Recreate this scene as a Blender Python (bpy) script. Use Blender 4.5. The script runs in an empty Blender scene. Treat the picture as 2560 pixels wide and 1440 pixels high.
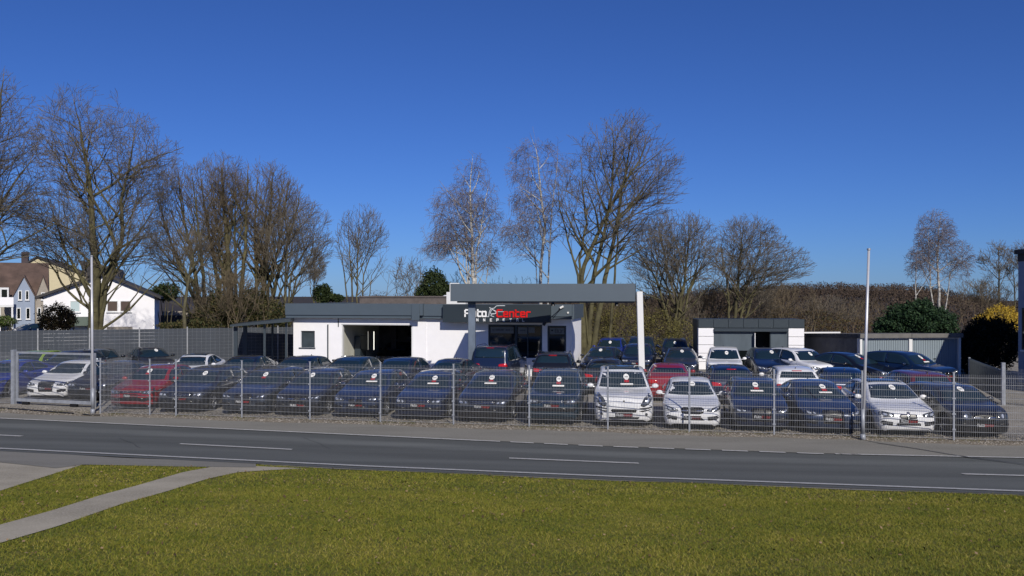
import bpy, math, random
import numpy as np
from mathutils import Vector, Matrix
from mathutils.bvhtree import BVHTree

R = math.radians
scene = bpy.context.scene
col = scene.collection

# ------------------------------------------------------------------ camera, sky, sun, exposure
F, CX, HY, HC = 2200.0, 1280.0, 738.0, 4.21      # lens in photo pixels, horizon row, eye height
cam_d = bpy.data.cameras.new('camera')
cam = bpy.data.objects.new('camera', cam_d)
col.objects.link(cam)
cam.location = (0, 0, HC)
cam.rotation_euler = (R(90), 0, 0)
cam_d.sensor_width = 36.0
cam_d.lens = F / 2560.0 * 36.0
cam_d.shift_y = (HY - 720.0) / 2560.0
cam_d.clip_start = 0.1
cam_d.clip_end = 6000
scene.camera = cam

SUN_DIR = Vector((0.25, -0.796, 0.552)).normalized()
SUN_EL = math.asin(SUN_DIR.z)
SUN_AZ = math.atan2(SUN_DIR.x, SUN_DIR.y)
world = bpy.data.worlds.new('World')
scene.world = world
world.use_nodes = True
wn = world.node_tree
wn.nodes.clear()
wo = wn.nodes.new('ShaderNodeOutputWorld')
wb = wn.nodes.new('ShaderNodeBackground')
sky = wn.nodes.new('ShaderNodeTexSky')
sky.sky_type = 'NISHITA'
sky.sun_disc = False
sky.sun_elevation = SUN_EL
sky.sun_rotation = SUN_AZ
sky.altitude = 300
sky.air_density = 0.9
sky.dust_density = 0.15
sky.ozone_density = 4.0
wb.inputs['Strength'].default_value = 0.085
tint = wn.nodes.new('ShaderNodeMixRGB')          # a clear, deep blue late winter sky
tint.blend_type = 'MULTIPLY'
tint.inputs['Fac'].default_value = 1.0
tint.inputs['Color2'].default_value = (.30, .49, .935, 1)
hs = wn.nodes.new('ShaderNodeHueSaturation')
hs.inputs['Saturation'].default_value = 1.0
wn.links.new(sky.outputs[0], tint.inputs['Color1'])
wn.links.new(tint.outputs[0], hs.inputs['Color'])
wn.links.new(hs.outputs[0], wb.inputs[0])
wn.links.new(wb.outputs[0], wo.inputs[0])

sun_d = bpy.data.lights.new('sun', 'SUN')
sun_d.energy = 4.5
sun_d.angle = R(0.53)
sun_d.color = (1.0, 0.93, 0.82)
sun = bpy.data.objects.new('sun', sun_d)
col.objects.link(sun)
sun.location = (10, -30, 40)
sun.rotation_euler = SUN_DIR.to_track_quat('Z', 'Y').to_euler()

scene.view_settings.view_transform = 'Standard'
scene.view_settings.look = 'None'
scene.view_settings.gamma = 1
scene.view_settings.exposure = 0.0
scene.view_settings.use_curve_mapping = False

# ------------------------------------------------------------------ helpers
def PX(px, Y):
    return (px - CX) / F * Y

def PZ(py, Y):
    return HC - (py - HY) / F * Y

def tag(o, label=None, cat=None, group=None, kind=None):
    if label: o['label'] = label
    if cat: o['category'] = cat
    if group: o['group'] = group
    if kind: o['kind'] = kind
    return o

def empty(name, loc=(0, 0, 0), rz=0.0, label=None, cat=None, group=None):
    o = bpy.data.objects.new(name, None)
    col.objects.link(o)
    o.location = loc
    o.rotation_euler = (0, 0, rz)
    o.empty_display_size = 0.2
    return tag(o, label, cat, group)

def link(name, mesh, parent=None, loc=None, rz=None):
    o = bpy.data.objects.new(name, mesh)
    col.objects.link(o)
    if parent is not None: o.parent = parent
    if loc is not None: o.location = loc
    if rz is not None: o.rotation_euler = (0, 0, rz)
    return o

class MB:
    """collects faces; build() links them as one mesh object"""
    def __init__(s):
        s.v = []; s.f = []; s.m = []; s.cur = 0
    def mat(s, i):
        s.cur = i; return s
    def add(s, verts, faces):
        b = len(s.v)
        s.v.extend([tuple(v) for v in verts])
        for f in faces:
            s.f.append(tuple(b + i for i in f)); s.m.append(s.cur)
        return s
    def box(s, x0, x1, y0, y1, z0, z1, M=None):
        v = [(x0, y0, z0), (x1, y0, z0), (x1, y1, z0), (x0, y1, z0), (x0, y0, z1), (x1, y0, z1), (x1, y1, z1), (x0, y1, z1)]
        if M is not None: v = [M @ Vector(p) for p in v]
        return s.add(v, [(3, 2, 1, 0), (4, 5, 6, 7), (0, 1, 5, 4), (1, 2, 6, 5), (2, 3, 7, 6), (3, 0, 4, 7)])
    def bevbox(s, x0, x1, y0, y1, z0, z1, b=0.02):
        """box with its four vertical edges chamfered"""
        p = [(x0 + b, y0), (x1 - b, y0), (x1, y0 + b), (x1, y1 - b), (x1 - b, y1), (x0 + b, y1), (x0, y1 - b), (x0, y0 + b)]
        v = [(x, y, z0) for x, y in p] + [(x, y, z1) for x, y in p]
        f = [tuple(range(7, -1, -1)), tuple(range(8, 16))] + [(i, (i + 1) % 8, 8 + (i + 1) % 8, 8 + i) for i in range(8)]
        return s.add(v, f)
    def prism(s, poly, y0, y1):
        """polygon in x,z extruded in y"""
        n = len(poly)
        v = [(x, y0, z) for x, z in poly] + [(x, y1, z) for x, z in poly]
        f = [tuple(range(n)), tuple(range(2 * n - 1, n - 1, -1))] + [((i + 1) % n, i, n + i, n + (i + 1) % n) for i in range(n)]
        return s.add(v, f)
    def tube(s, p0, p1, r0, r1=None, n=8, cap=True):
        r1 = r0 if r1 is None else r1
        p0 = Vector(p0); p1 = Vector(p1); d = (p1 - p0).normalized()
        a = d.orthogonal().normalized(); b = d.cross(a)
        v = []
        for p, r in ((p0, r0), (p1, r1)):
            for i in range(n):
                t = 2 * math.pi * i / n
                v.append(p + (a * math.cos(t) + b * math.sin(t)) * r)
        f = [(i, (i + 1) % n, n + (i + 1) % n, n + i) for i in range(n)]
        if cap: f += [tuple(range(n - 1, -1, -1)), tuple(range(n, 2 * n))]
        return s.add(v, f)
    def lathe(s, prof, n=20, M=None):
        """profile (r, y) about the x axis -> used for wheels"""
        v = []
        for r, x in prof:
            for i in range(n):
                t = 2 * math.pi * i / n
                p = Vector((x, r * math.cos(t), r * math.sin(t)))
                v.append(M @ p if M is not None else p)
        f = []
        for k in range(len(prof) - 1):
            for i in range(n):
                j = (i + 1) % n
                f.append((k * n + i, k * n + j, (k + 1) * n + j, (k + 1) * n + i))
        return s.add(v, f)
    def mesh(s, name, mats=(), smooth=False):
        me = bpy.data.meshes.new(name)
        me.from_pydata(s.v, [], s.f)
        for m in (mats if isinstance(mats, (list, tuple)) else [mats]):
            me.materials.append(m)
        if s.m and max(s.m) > 0: me.polygons.foreach_set('material_index', s.m)
        if smooth: me.polygons.foreach_set('use_smooth', [True] * len(s.f))
        me.update()
        return me
    def build(s, name, mats, parent=None, loc=None, smooth=False):
        return link(name, s.mesh(name, mats, smooth), parent, loc)

def np_mesh(name, V, Fa, mat, smooth=False):
    """fast mesh from an (n,3) array and an (m,k) face array"""
    me = bpy.data.meshes.new(name)
    V = np.asarray(V, dtype=np.float32); Fa = np.asarray(Fa, dtype=np.int32)
    k = Fa.shape[1]
    me.vertices.add(len(V)); me.vertices.foreach_set('co', V.ravel())
    me.loops.add(Fa.size); me.loops.foreach_set('vertex_index', Fa.ravel())
    me.polygons.add(len(Fa)); me.polygons.foreach_set('loop_start', np.arange(0, Fa.size, k, dtype=np.int32))
    if smooth: me.polygons.foreach_set('use_smooth', np.ones(len(Fa), dtype=bool))
    me.materials.append(mat)
    me.update(calc_edges=True)
    return me

# ------------------------------------------------------------------ materials
def N(nt, t, **kw):
    n = nt.nodes.new(t)
    for k, v in kw.items():
        if k in n.inputs: n.inputs[k].default_value = v
        else: setattr(n, k, v)
    return n

def mat(name, c, rough=0.6, metal=0.0, var=0.0, scale=4.0, c2=None, bump=0.0, bscale=30.0, coat=0.0, spec=0.5, stretch=None, emit=None, detail=4.0):
    m = bpy.data.materials.new(name); m.use_nodes = True
    nt = m.node_tree; b = nt.nodes['Principled BSDF']
    b.inputs['Base Color'].default_value = (*c, 1)
    b.inputs['Roughness'].default_value = rough
    b.inputs['Metallic'].default_value = metal
    b.inputs['Coat Weight'].default_value = coat
    b.inputs['Coat Roughness'].default_value = 0.04
    b.inputs['Specular IOR Level'].default_value = spec
    tc = N(nt, 'ShaderNodeTexCoord'); src = tc.outputs['Object']
    if stretch:
        mp = N(nt, 'ShaderNodeMapping'); mp.inputs['Scale'].default_value = stretch
        nt.links.new(src, mp.inputs[0]); src = mp.outputs[0]
    if var > 0 or c2 is not None:
        nz = N(nt, 'ShaderNodeTexNoise'); nz.inputs['Scale'].default_value = scale; nz.inputs['Detail'].default_value = detail
        nz.inputs['Roughness'].default_value = 0.65
        nt.links.new(src, nz.inputs['Vector'])
        cr = N(nt, 'ShaderNodeValToRGB')
        cr.color_ramp.elements[0].position = 0.32; cr.color_ramp.elements[1].position = 0.68
        d = c2 if c2 is not None else tuple(x * (1 + var) for x in c)
        e = c if c2 is not None else tuple(x * (1 - var) for x in c)
        cr.color_ramp.elements[0].color = (*e, 1); cr.color_ramp.elements[1].color = (*d, 1)
        nt.links.new(nz.outputs['Fac'], cr.inputs[0]); nt.links.new(cr.outputs[0], b.inputs['Base Color'])
    if bump > 0:
        nb = N(nt, 'ShaderNodeTexNoise'); nb.inputs['Scale'].default_value = bscale; nb.inputs['Detail'].default_value = 5
        nt.links.new(src, nb.inputs['Vector'])
        bp = N(nt, 'ShaderNodeBump'); bp.inputs['Strength'].default_value = bump; bp.inputs['Distance'].default_value = 0.03
        nt.links.new(nb.outputs['Fac'], bp.inputs['Height']); nt.links.new(bp.outputs[0], b.inputs['Normal'])
    if emit:
        b.inputs['Emission Color'].default_value = (*emit[0], 1); b.inputs['Emission Strength'].default_value = emit[1]
    return m

def ground_mat(name, cols, scales, rough=0.9, bump=0.4, bscale=60, streak=None, spec=0.3):
    """three-tone mottled ground: cols = dark, light, speck; world-scaled noise"""
    m = bpy.data.materials.new(name); m.use_nodes = True
    nt = m.node_tree; b = nt.nodes['Principled BSDF']
    b.inputs['Roughness'].default_value = rough; b.inputs['Specular IOR Level'].default_value = spec
    tc = N(nt, 'ShaderNodeTexCoord'); src = tc.outputs['Object']
    n1 = N(nt, 'ShaderNodeTexNoise'); n1.inputs['Scale'].default_value = scales[0]; n1.inputs['Detail'].default_value = 6
    s1 = src
    if streak:
        mp = N(nt, 'ShaderNodeMapping'); mp.inputs['Rotation'].default_value = (0, 0, streak[2]); mp.inputs['Scale'].default_value = (streak[0], streak[1], 1)
        nt.links.new(src, mp.inputs[0]); s1 = mp.outputs[0]
    nt.links.new(s1, n1.inputs['Vector'])
    r1 = N(nt, 'ShaderNodeValToRGB'); r1.color_ramp.elements[0].position = 0.35; r1.color_ramp.elements[1].position = 0.65
    r1.color_ramp.elements[0].color = (*cols[0], 1); r1.color_ramp.elements[1].color = (*cols[1], 1)
    nt.links.new(n1.outputs['Fac'], r1.inputs[0])
    n2 = N(nt, 'ShaderNodeTexNoise'); n2.inputs['Scale'].default_value = scales[1]; n2.inputs['Detail'].default_value = 3
    nt.links.new(src, n2.inputs['Vector'])
    r2 = N(nt, 'ShaderNodeValToRGB'); r2.color_ramp.elements[0].position = 0.45; r2.color_ramp.elements[1].position = 0.75
    nt.links.new(n2.outputs['Fac'], r2.inputs[0])
    mx = N(nt, 'ShaderNodeMixRGB'); mx.inputs['Color2'].default_value = (*cols[2], 1)
    nt.links.new(r2.outputs[0], mx.inputs['Fac']); nt.links.new(r1.outputs[0], mx.inputs['Color1'])
    nt.links.new(mx.outputs[0], b.inputs['Base Color'])
    nb = N(nt, 'ShaderNodeTexNoise'); nb.inputs['Scale'].default_value = bscale; nb.inputs['Detail'].default_value = 4
    nt.links.new(src, nb.inputs['Vector'])
    bp = N(nt, 'ShaderNodeBump'); bp.inputs['Strength'].default_value = bump; bp.inputs['Distance'].default_value = 0.02
    nt.links.new(nb.outputs['Fac'], bp.inputs['Height']); nt.links.new(bp.outputs[0], b.inputs['Normal'])
    return m

def rand_tint_mat(name, cols, rough=0.8, trans=0.0, patch=None):
    """colour from the per-corner attribute 'tint' through a ramp, shifted by broad noise"""
    m = bpy.data.materials.new(name); m.use_nodes = True
    nt = m.node_tree; b = nt.nodes['Principled BSDF']
    b.inputs['Roughness'].default_value = rough; b.inputs['Specular IOR Level'].default_value = 0.25
    at = N(nt, 'ShaderNodeAttribute'); at.attribute_name = 'tint'
    cr = N(nt, 'ShaderNodeValToRGB')
    el = cr.color_ramp.elements
    el[0].color = (*cols[0], 1); el[1].color = (*cols[-1], 1)
    for i, c in enumerate(cols[1:-1]):
        e = el.new((i + 1) / (len(cols) - 1)); e.color = (*c, 1)
    fac = at.outputs['Fac']
    if patch:
        tc = N(nt, 'ShaderNodeTexCoord')
        nz = N(nt, 'ShaderNodeTexNoise'); nz.inputs['Scale'].default_value = patch[0]; nz.inputs['Detail'].default_value = 5
        nt.links.new(tc.outputs['Object'], nz.inputs['Vector'])
        mr = N(nt, 'ShaderNodeMapRange'); mr.inputs[1].default_value = 0.3; mr.inputs[2].default_value = 0.7
        mr.inputs[3].default_value = -patch[1]; mr.inputs[4].default_value = patch[1]
        nt.links.new(nz.outputs['Fac'], mr.inputs[0])
        ad = N(nt, 'ShaderNodeMath'); ad.operation = 'ADD'; ad.use_clamp = True
        nt.links.new(fac, ad.inputs[0]); nt.links.new(mr.outputs[0], ad.inputs[1]); fac = ad.outputs[0]
    nt.links.new(fac, cr.inputs[0]); nt.links.new(cr.outputs[0], b.inputs['Base Color'])
    return m

def set_tint(me, vals):
    a = me.attributes.new('tint', 'FLOAT', 'POINT')
    a.data.foreach_set('value', np.asarray(vals, dtype=np.float32))

M = {}
M['asphalt'] = ground_mat('asphalt', ((.088, .096, .093), (.118, .128, .124), (.15, .154, .148)), (0.5, 45), rough=0.85, bump=0.25, bscale=90, streak=(.12, 2.2, R(13)))
M['shoulder'] = ground_mat('shoulder', ((.16, .155, .135), (.20, .195, .172), (.25, .24, .215)), (0.9, 50), bump=0.3, bscale=80, streak=(.35, 1.3, R(13)))
M['dirt'] = ground_mat('dirt', ((.13, .108, .078), (.21, .18, .135), (.30, .265, .21)), (1.3, 28), bump=0.9, bscale=40)
M['gravel'] = ground_mat('gravel', ((.155, .142, .122), (.25, .232, .20), (.36, .34, .30)), (1.0, 16), bump=1.0, bscale=22)
M['lawn_soil'] = ground_mat('lawn_soil', ((.05, .070, .008), (.13, .13, .018), (.20, .16, .04)), (1.4, 22), bump=1.0, bscale=35)
M['path'] = ground_mat('path', ((.27, .245, .19), (.40, .365, .29), (.46, .42, .34)), (0.8, 40), bump=0.3, bscale=60, streak=(1, 1, 0))
M['line'] = mat('line_paint', (.52, .52, .50), 0.6, c2=(.30, .30, .29), scale=14, detail=10)
M['tar'] = mat('tar', (.012, .012, .013), 0.5)
M['hill'] = ground_mat('hill_soil', ((.022, .018, .012), (.045, .033, .022), (.06, .045, .03)), (0.02, 0.15), bump=0.5, bscale=1)
M['galv'] = mat('galvanised_steel', (.28, .29, .31), 0.5, metal=0.3, var=.2, scale=6)
M['galv_post'] = mat('galvanised_post', (.27, .29, .33), 0.5, metal=0.2, var=.2, scale=5)
M['pole'] = mat('pole_metal', (.52, .53, .57), 0.35, metal=0.3, var=.08, scale=3)
M['render'] = mat('white_render', (.80, .80, .83), 0.9, var=.03, scale=1.2, bump=.12, bscale=120)
M['render_in'] = mat('inner_wall', (.50, .50, .44), 0.9, var=.08, scale=1.5)
M['anthracite'] = mat('anthracite_cladding', (.068, .092, .118), 0.5, var=.04, scale=.8)
M['anth_dark'] = mat('anthracite_dark', (.022, .032, .042), 0.45, var=.06, scale=1)
M['dark'] = mat('dark_plastic', (.008, .008, .009), 0.45)
M['dark_in'] = mat('interior_dark', (.02, .02, .022), 0.8)
M['slate'] = mat('slate_frame', (.028, .04, .052), 0.4)
M['glass'] = mat('window_glass', (.006, .009, .010), 0.06, spec=0.6)
M['blind'] = mat('grey_blind', (.16, .17, .17), 0.7)
M['screen'] = mat('privacy_strip', (.026, .034, .047), 0.55, var=.15, scale=1.3)
M['red_sign'] = mat('red_letters', (.62, .008, .008), 0.4)
M['white_sign'] = mat('white_letters', (.85, .86, .88), 0.4)
M['metal_door'] = mat('garage_door_metal', (.22, .27, .31), 0.5, var=.06, scale=1)
M['concrete'] = mat('concrete', (.14, .135, .13), 0.9, var=.2, scale=1.5, bump=.3)
M['white_trim'] = mat('white_trim', (.66, .67, .68), 0.6)
M['roof_brown'] = mat('roof_brown', (.085, .055, .044), 0.8, var=.35, scale=.8)
M['roof_dark'] = mat('roof_dark', (.035, .033, .035), 0.8, var=.25, scale=.8)
M['cream'] = mat('cream_render', (.52, .46, .30), 0.9, var=.06)
M['bluegrey'] = mat('bluegrey_render', (.26, .31, .40), 0.9, var=.05)
M['beige'] = mat('beige_render', (.30, .27, .23), 0.9, var=.12)
M['brickred'] = mat('chimney_brick', (.06, .045, .05), 0.9, var=.2)
M['shutter'] = mat('brown_shutter', (.07, .045, .035), 0.7)
M['bark'] = mat('bark', (.050, .042, .026), 0.9, c2=(.115, .105, .055), scale=2.2, bump=.6, bscale=14)
M['bark_green'] = mat('mossy_bark', (.035, .030, .014), 0.9, c2=(.11, .10, .045), scale=1.8, bump=.6, bscale=14)
M['twig'] = mat('twig_bark', (.085, .072, .055), 0.9, c2=(.17, .145, .11), scale=1.1)
M['twig_warm'] = mat('twig_warm', (.085, .065, .042), 0.9, c2=(.17, .135, .085), scale=1.1)
M['birch_bark'] = mat('birch_bark', (.55, .54, .50), 0.8, c2=(.09, .08, .075), scale=2.6, stretch=(1, 1, 2.5))
M['birch_twig'] = mat('birch_twig', (.10, .078, .085), 0.9, c2=(.24, .21, .215), scale=1.0)
M['tyre'] = mat('tyre', (.012, .012, .012), 0.8)
M['rim'] = mat('alloy', (.42, .43, .45), 0.3, metal=0.8)
M['rim_dark'] = mat('alloy_dark', (.08, .08, .085), 0.3, metal=0.6)
M['car_glass'] = mat('car_glass', (.010, .022, .032), 0.04, spec=0.8)
M['grille'] = mat('grille_black', (.006, .006, .007), 0.35)
M['chrome'] = mat('chrome', (.62, .63, .65), 0.15, metal=1.0)
M['lamp_house'] = mat('lamp_housing', (.045, .05, .058), 0.12, coat=1.0, spec=.7)
M['lamp_lens'] = mat('lamp_lens', (.62, .66, .72), 0.08, metal=0.5, coat=1.0)
M['tail'] = mat('tail_lamp', (.42, .008, .008), 0.12, coat=1.0)
M['sticker'] = mat('sticker_white', (.78, .78, .76), 0.6)
M['plate'] = mat('plate_black', (.012, .012, .014), 0.35)
M['red_tag'] = mat('red_tag', (.32, .01, .02), 0.5)
M['plate_red'] = mat('plate_red', (.26, .008, .010), 0.5)
M['plate_white'] = mat('plate_white', (.45, .46, .48), 0.5)
M['underbody'] = mat('underbody', (.004, .004, .004), 0.9)
def paint(name, c, metal=0.0, rough=0.28):
    return mat('paint_' + name, c, rough, metal=metal, coat=1.0, spec=.5)
P = dict(white=paint('white', (.74, .75, .77)), black=paint('black', (.006, .007, .010)), navy=paint('navy', (.007, .014, .040), .2),
         darkblue=paint('darkblue', (.006, .018, .055), .25), blue=paint('blue', (.008, .028, .24), .2), grey=paint('grey', (.035, .045, .062), .5),
         darkgrey=paint('darkgrey', (.014, .017, .024), .4), red=paint('red', (.24, .006, .010), .1), darkred=paint('darkred', (.12, .006, .018), .2),
         silver=paint('silver', (.30, .34, .38), .6), green=paint('green', (.24, .36, .04), .1), teal=paint('teal', (.008, .028, .048), .3),
         bluegrey=paint('bluegrey', (.03, .045, .075), .5))

# ------------------------------------------------------------------ ground shape
fx = np.array([-60, -17.3, -9.8, 2.4, 8.0, 13.2, 60]); fy = np.array([41.4, 29.85, 27.75, 24.35, 23.2, 22.6, 19.5])
nx = np.array([-60, -12.8, -3.4, 1.9, 10.0, 60]); ny = np.array([33.6, 21.95, 19.7, 18.6, 17.15, 11.5])
def yfar(x): return np.interp(x, fx, fy)
def ynear(x): return np.interp(x, nx, ny)
def g(x, y):
    """ground height"""
    x = np.asarray(x, dtype=float); y = np.asarray(y, dtype=float)
    a = yfar(x); b = ynear(x)
    q = np.clip((a - y) / (a - b), 0, 1)
    z = .36 * q ** 1.5
    t = np.maximum(b - y, 0)
    z = z + .118 * np.minimum(t, 60) + 0.0
    # valley beyond the lot
    far = np.maximum(y - 72, 0)
    z = z - 12.0 * (1 - np.exp(-(far / 60) ** 2)) * np.clip((x + 20) / 40, 0.0, 1)
    return z
def gz(x, y): return float(g(x, y))
def ground_px(px, py):
    """the ground point seen at a photo pixel"""
    k = (py - HY) / F; Y = HC / k
    for _ in range(60):
        Y = 0.5 * Y + 0.5 * (HC - gz(PX(px, Y), Y)) / k
    return PX(px, Y), Y
A0 = Vector((-11.684, 30.6)); DS = Vector((2.4466, -.514))       # fence line: A0 + s*DS, one panel per unit
def fence_at(px):
    r = (px - CX) / F
    s = (r * A0.y - A0.x) / (DS.x - r * DS.y)
    return s, A0.x + s * DS.x, A0.y + s * DS.y
FROT = math.atan2(DS.y, DS.x)

def sheet(name, c1, c2, m, off, nv=6, kind='structure', parent=None):
    """ruled strip between two polylines of x,y laid on the ground"""
    def resample(c, n):
        c = np.array(c, dtype=float); d = np.r_[0, np.cumsum(np.hypot(*np.diff(c, axis=0).T))]
        t = np.linspace(0, d[-1], n); return np.c_[np.interp(t, d, c[:, 0]), np.interp(t, d, c[:, 1])]
    Lm = sum(math.dist(a, b) for a, b in zip(c1, c1[1:]))
    n = int(min(400, max(8, Lm / .4)))
    a = resample(c1, n); b = resample(c2, n)
    t = np.linspace(0, 1, nv + 1)
    P3 = a[:, None, :] * (1 - t)[None, :, None] + b[:, None, :] * t[None, :, None]
    Z = g(P3[..., 0], P3[..., 1]) + off
    V = np.dstack([P3[..., 0], P3[..., 1], Z]).reshape(-1, 3)
    i, j = np.meshgrid(np.arange(n - 1), np.arange(nv), indexing='ij')
    k = (i * (nv + 1) + j).ravel()
    Fa = np.c_[k, k + 1, k + nv + 2, k + nv + 1]
    nrm = np.cross(V[Fa[0, 1]] - V[Fa[0, 0]], V[Fa[0, 3]] - V[Fa[0, 0]])
    if nrm[2] < 0: Fa = Fa[:, ::-1]
    o = link(name, np_mesh(name, V, Fa, m), parent)
    at = o.data.attributes.new('across', 'FLOAT', 'POINT')
    at.data.foreach_set('value', np.tile(t, n).astype(np.float32))
    if kind: o['kind'] = kind
    return o

# base ground
gx = np.r_[np.linspace(-1500, -62, 24), np.arange(-60, 60.1, .5), np.linspace(62, 1500, 24)]
gy = np.r_[np.linspace(-300, -3, 12), np.arange(-2, 40, .3), np.linspace(41, 120, 40), np.linspace(130, 2500, 60)]
XX, YY = np.meshgrid(gx, gy, indexing='ij'); ZZ = g(XX, YY)
def ground_grid(name, sel, m, off=0.0):
    nxg, nyg = len(gx), len(gy)
    i, j = np.meshgrid(np.arange(nxg - 1), np.arange(nyg - 1), indexing='ij')
    cy = (gy[:-1] + gy[1:])[j] / 2; cx = (gx[:-1] + gx[1:])[i] / 2
    ok = sel(cx, cy).ravel(); k = (i * nyg + j).ravel()[ok]
    Fa = np.c_[k, k + nyg, k + nyg + 1, k + 1]
    V = np.dstack([XX, YY, ZZ + off]).reshape(-1, 3)
    used, inv = np.unique(Fa, return_inverse=True)
    o = link(name, np_mesh(name, V[used], inv.reshape(Fa.shape), m), None); o['kind'] = 'structure'
    return o
ground_grid('lawn', lambda x, y: y < yfar(x) - 2.0, M['lawn_soil'])
ground_grid('gravel_lot', lambda x, y: (y >= yfar(x) - 2.0) & (y < 62), M['gravel'])
ground_grid('hinterland', lambda x, y: (y >= yfar(x) - 2.0) & (y >= 62), M['hill'])

xs = np.linspace(-58, 58, 260)
road_near = [(x, float(ynear(x)) - .62) for x in xs]
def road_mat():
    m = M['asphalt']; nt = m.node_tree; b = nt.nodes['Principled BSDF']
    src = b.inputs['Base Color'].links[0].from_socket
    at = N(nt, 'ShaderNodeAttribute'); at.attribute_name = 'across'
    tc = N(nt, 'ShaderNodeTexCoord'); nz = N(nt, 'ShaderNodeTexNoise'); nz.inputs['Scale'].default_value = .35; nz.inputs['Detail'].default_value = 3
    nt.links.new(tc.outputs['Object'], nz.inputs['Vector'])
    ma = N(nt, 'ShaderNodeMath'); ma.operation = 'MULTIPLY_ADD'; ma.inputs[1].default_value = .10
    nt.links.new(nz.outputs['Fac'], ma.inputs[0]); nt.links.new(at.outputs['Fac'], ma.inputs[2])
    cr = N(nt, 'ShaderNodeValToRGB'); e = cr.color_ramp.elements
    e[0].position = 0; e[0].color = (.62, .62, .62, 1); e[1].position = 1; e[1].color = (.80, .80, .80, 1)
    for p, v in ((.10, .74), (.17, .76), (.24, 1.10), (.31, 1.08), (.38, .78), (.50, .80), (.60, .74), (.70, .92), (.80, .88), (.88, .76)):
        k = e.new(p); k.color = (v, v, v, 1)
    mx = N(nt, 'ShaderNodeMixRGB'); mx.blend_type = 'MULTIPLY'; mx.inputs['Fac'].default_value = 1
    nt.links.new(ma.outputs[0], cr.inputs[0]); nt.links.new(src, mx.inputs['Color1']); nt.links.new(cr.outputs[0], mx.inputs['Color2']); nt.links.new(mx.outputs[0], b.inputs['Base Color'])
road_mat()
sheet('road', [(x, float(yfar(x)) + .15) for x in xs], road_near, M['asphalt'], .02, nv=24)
def fence_y(x): return A0.y + (x - A0.x) / DS.x * DS.y
sheet('pavement', [(x, float(yfar(x)) + .10) for x in xs], [(x, fence_y(x) - .75 + .1 * math.sin(x * .9) + .06 * math.sin(x * 2.7)) for x in xs], M['shoulder'], .03, nv=4)
sheet('verge_dirt', [(x, fence_y(x) - .95) for x in xs], [(x, fence_y(x) + .5 + .15 * math.sin(x * 1.7)) for x in xs], M['dirt'], .014, nv=4)
def line_strip(name, yfun, x0, x1, w, off=.034):
    xs_ = np.linspace(x0, x1, max(4, int((x1 - x0) / .5)))
    return sheet(name, [(x, yfun(x) + w / 2) for x in xs_], [(x, yfun(x) - w / 2) for x in xs_], M['line'], off, nv=1)
line_strip('edge_line_near', lambda x: float(ynear(x)), -58, 58, .25)
# the worn far edge line, broken into short worn dashes in the middle
line_strip('edge_line_far', lambda x: float(yfar(x)), -58, -1.0, .14, off=.040)
x = -1.0
while x < 8.6:
    line_strip('edge_line_far', lambda x: float(yfar(x)), x, x + .66, .12, off=.040); x += .95
line_strip('edge_line_far', lambda x: float(yfar(x)), 8.6, 58, .12, off=.040)
def yc(x): return float(np.interp(x, [-60, -9, -5.74, -.07, 3.05, 10.2, 14, 60], [37, 23.85, 22.95, 21.82, 21.18, 19.92, 19.3, 14.5]))
for x0, x1 in ((-35, -31.6), (-25.5, -22), (-17.4, -14), (-9.0, -5.74), (-.07, 3.05), (10.2, 13.6), (19, 22.4), (28, 31.4)):
    line_strip('centre_dash', yc, x0, x1, .20)
# tar seam across the far lane at the right and a short crack mid road
def seam(name, pts, w=.05):
    a = [ground_px(*p) for p in pts]
    sheet(name, [(x, y + w) for x, y in a], [(x, y - w) for x, y in a], M['tar'], .046, nv=1)
seam('tar_seam', [(2140, 1099), (2200, 1112), (2290, 1125), (2400, 1144), (2480, 1154), (2600, 1170)])
seam('tar_seam', [(1985, 1143), (2010, 1155), (2045, 1168)], .015)
seam('gate_track', [(-60, 1019), (0, 1022), (60, 1026), (120, 1031), (185, 1036)], .09)
seam('gate_track', [(205, 1038), (225, 1040), (250, 1040)], .07)
M['crack'] = mat('crack', (.035, .036, .038), .8)
def crack(pts, w=.012):
    a = [ground_px(*p) for p in pts]; r_ = random.Random(len(pts)); a2 = []
    for (x0, y0), (x1, y1) in zip(a, a[1:]):
        for k in range(8): a2.append((x0 + (x1 - x0) * k / 8 + r_.uniform(-.03, .03), y0 + (y1 - y0) * k / 8 + r_.uniform(-.05, .05)))
    sheet('road_crack', [(x, y + w) for x, y in a2], [(x, y - w) for x, y in a2], M['crack'], .030, nv=1)
crack([(760, 1096), (800, 1112), (830, 1127)]); crack([(1180, 1128), (1240, 1131), (1330, 1136)], .008); crack([(300, 1098), (330, 1110), (350, 1124)], .01); crack([(1750, 1168), (1800, 1185), (1812, 1198)])
# footpath and side road on the near side
def gp(*pts): return [ground_px(*p) for p in pts]
near_edge = [(x, float(ynear(x)) - .58) for x in np.linspace(-30, 60, 60)]
path_top = gp((560, 1163), (460, 1181), (350, 1213), (250, 1240), (130, 1278), (0, 1314), (-200, 1372), (-600, 1500))
path_bot = gp((760, 1172), (600, 1181), (520, 1198), (420, 1229), (300, 1263), (150, 1316), (0, 1360), (-200, 1420), (-600, 1570))
sheet('footpath', path_top, path_bot, M['path'], .012, nv=4)
side_top = gp((600, 1158), (300, 1146), (0, 1128), (-400, 1112))
side_bot = gp((700, 1172), (470, 1170), (200, 1164), (-10, 1232), (-400, 1330))
sheet('side_road', gp((640, 1158), (300, 1146), (0, 1127), (-500, 1105)), gp((640, 1170), (440, 1168), (205, 1163), (140, 1172)), M['shoulder'], .016, nv=4)
sheet('side_road', gp((150, 1140), (0, 1128), (-500, 1110)), gp((205, 1163), (-5, 1230), (-500, 1400)), M['path'], .010, nv=6)
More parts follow.
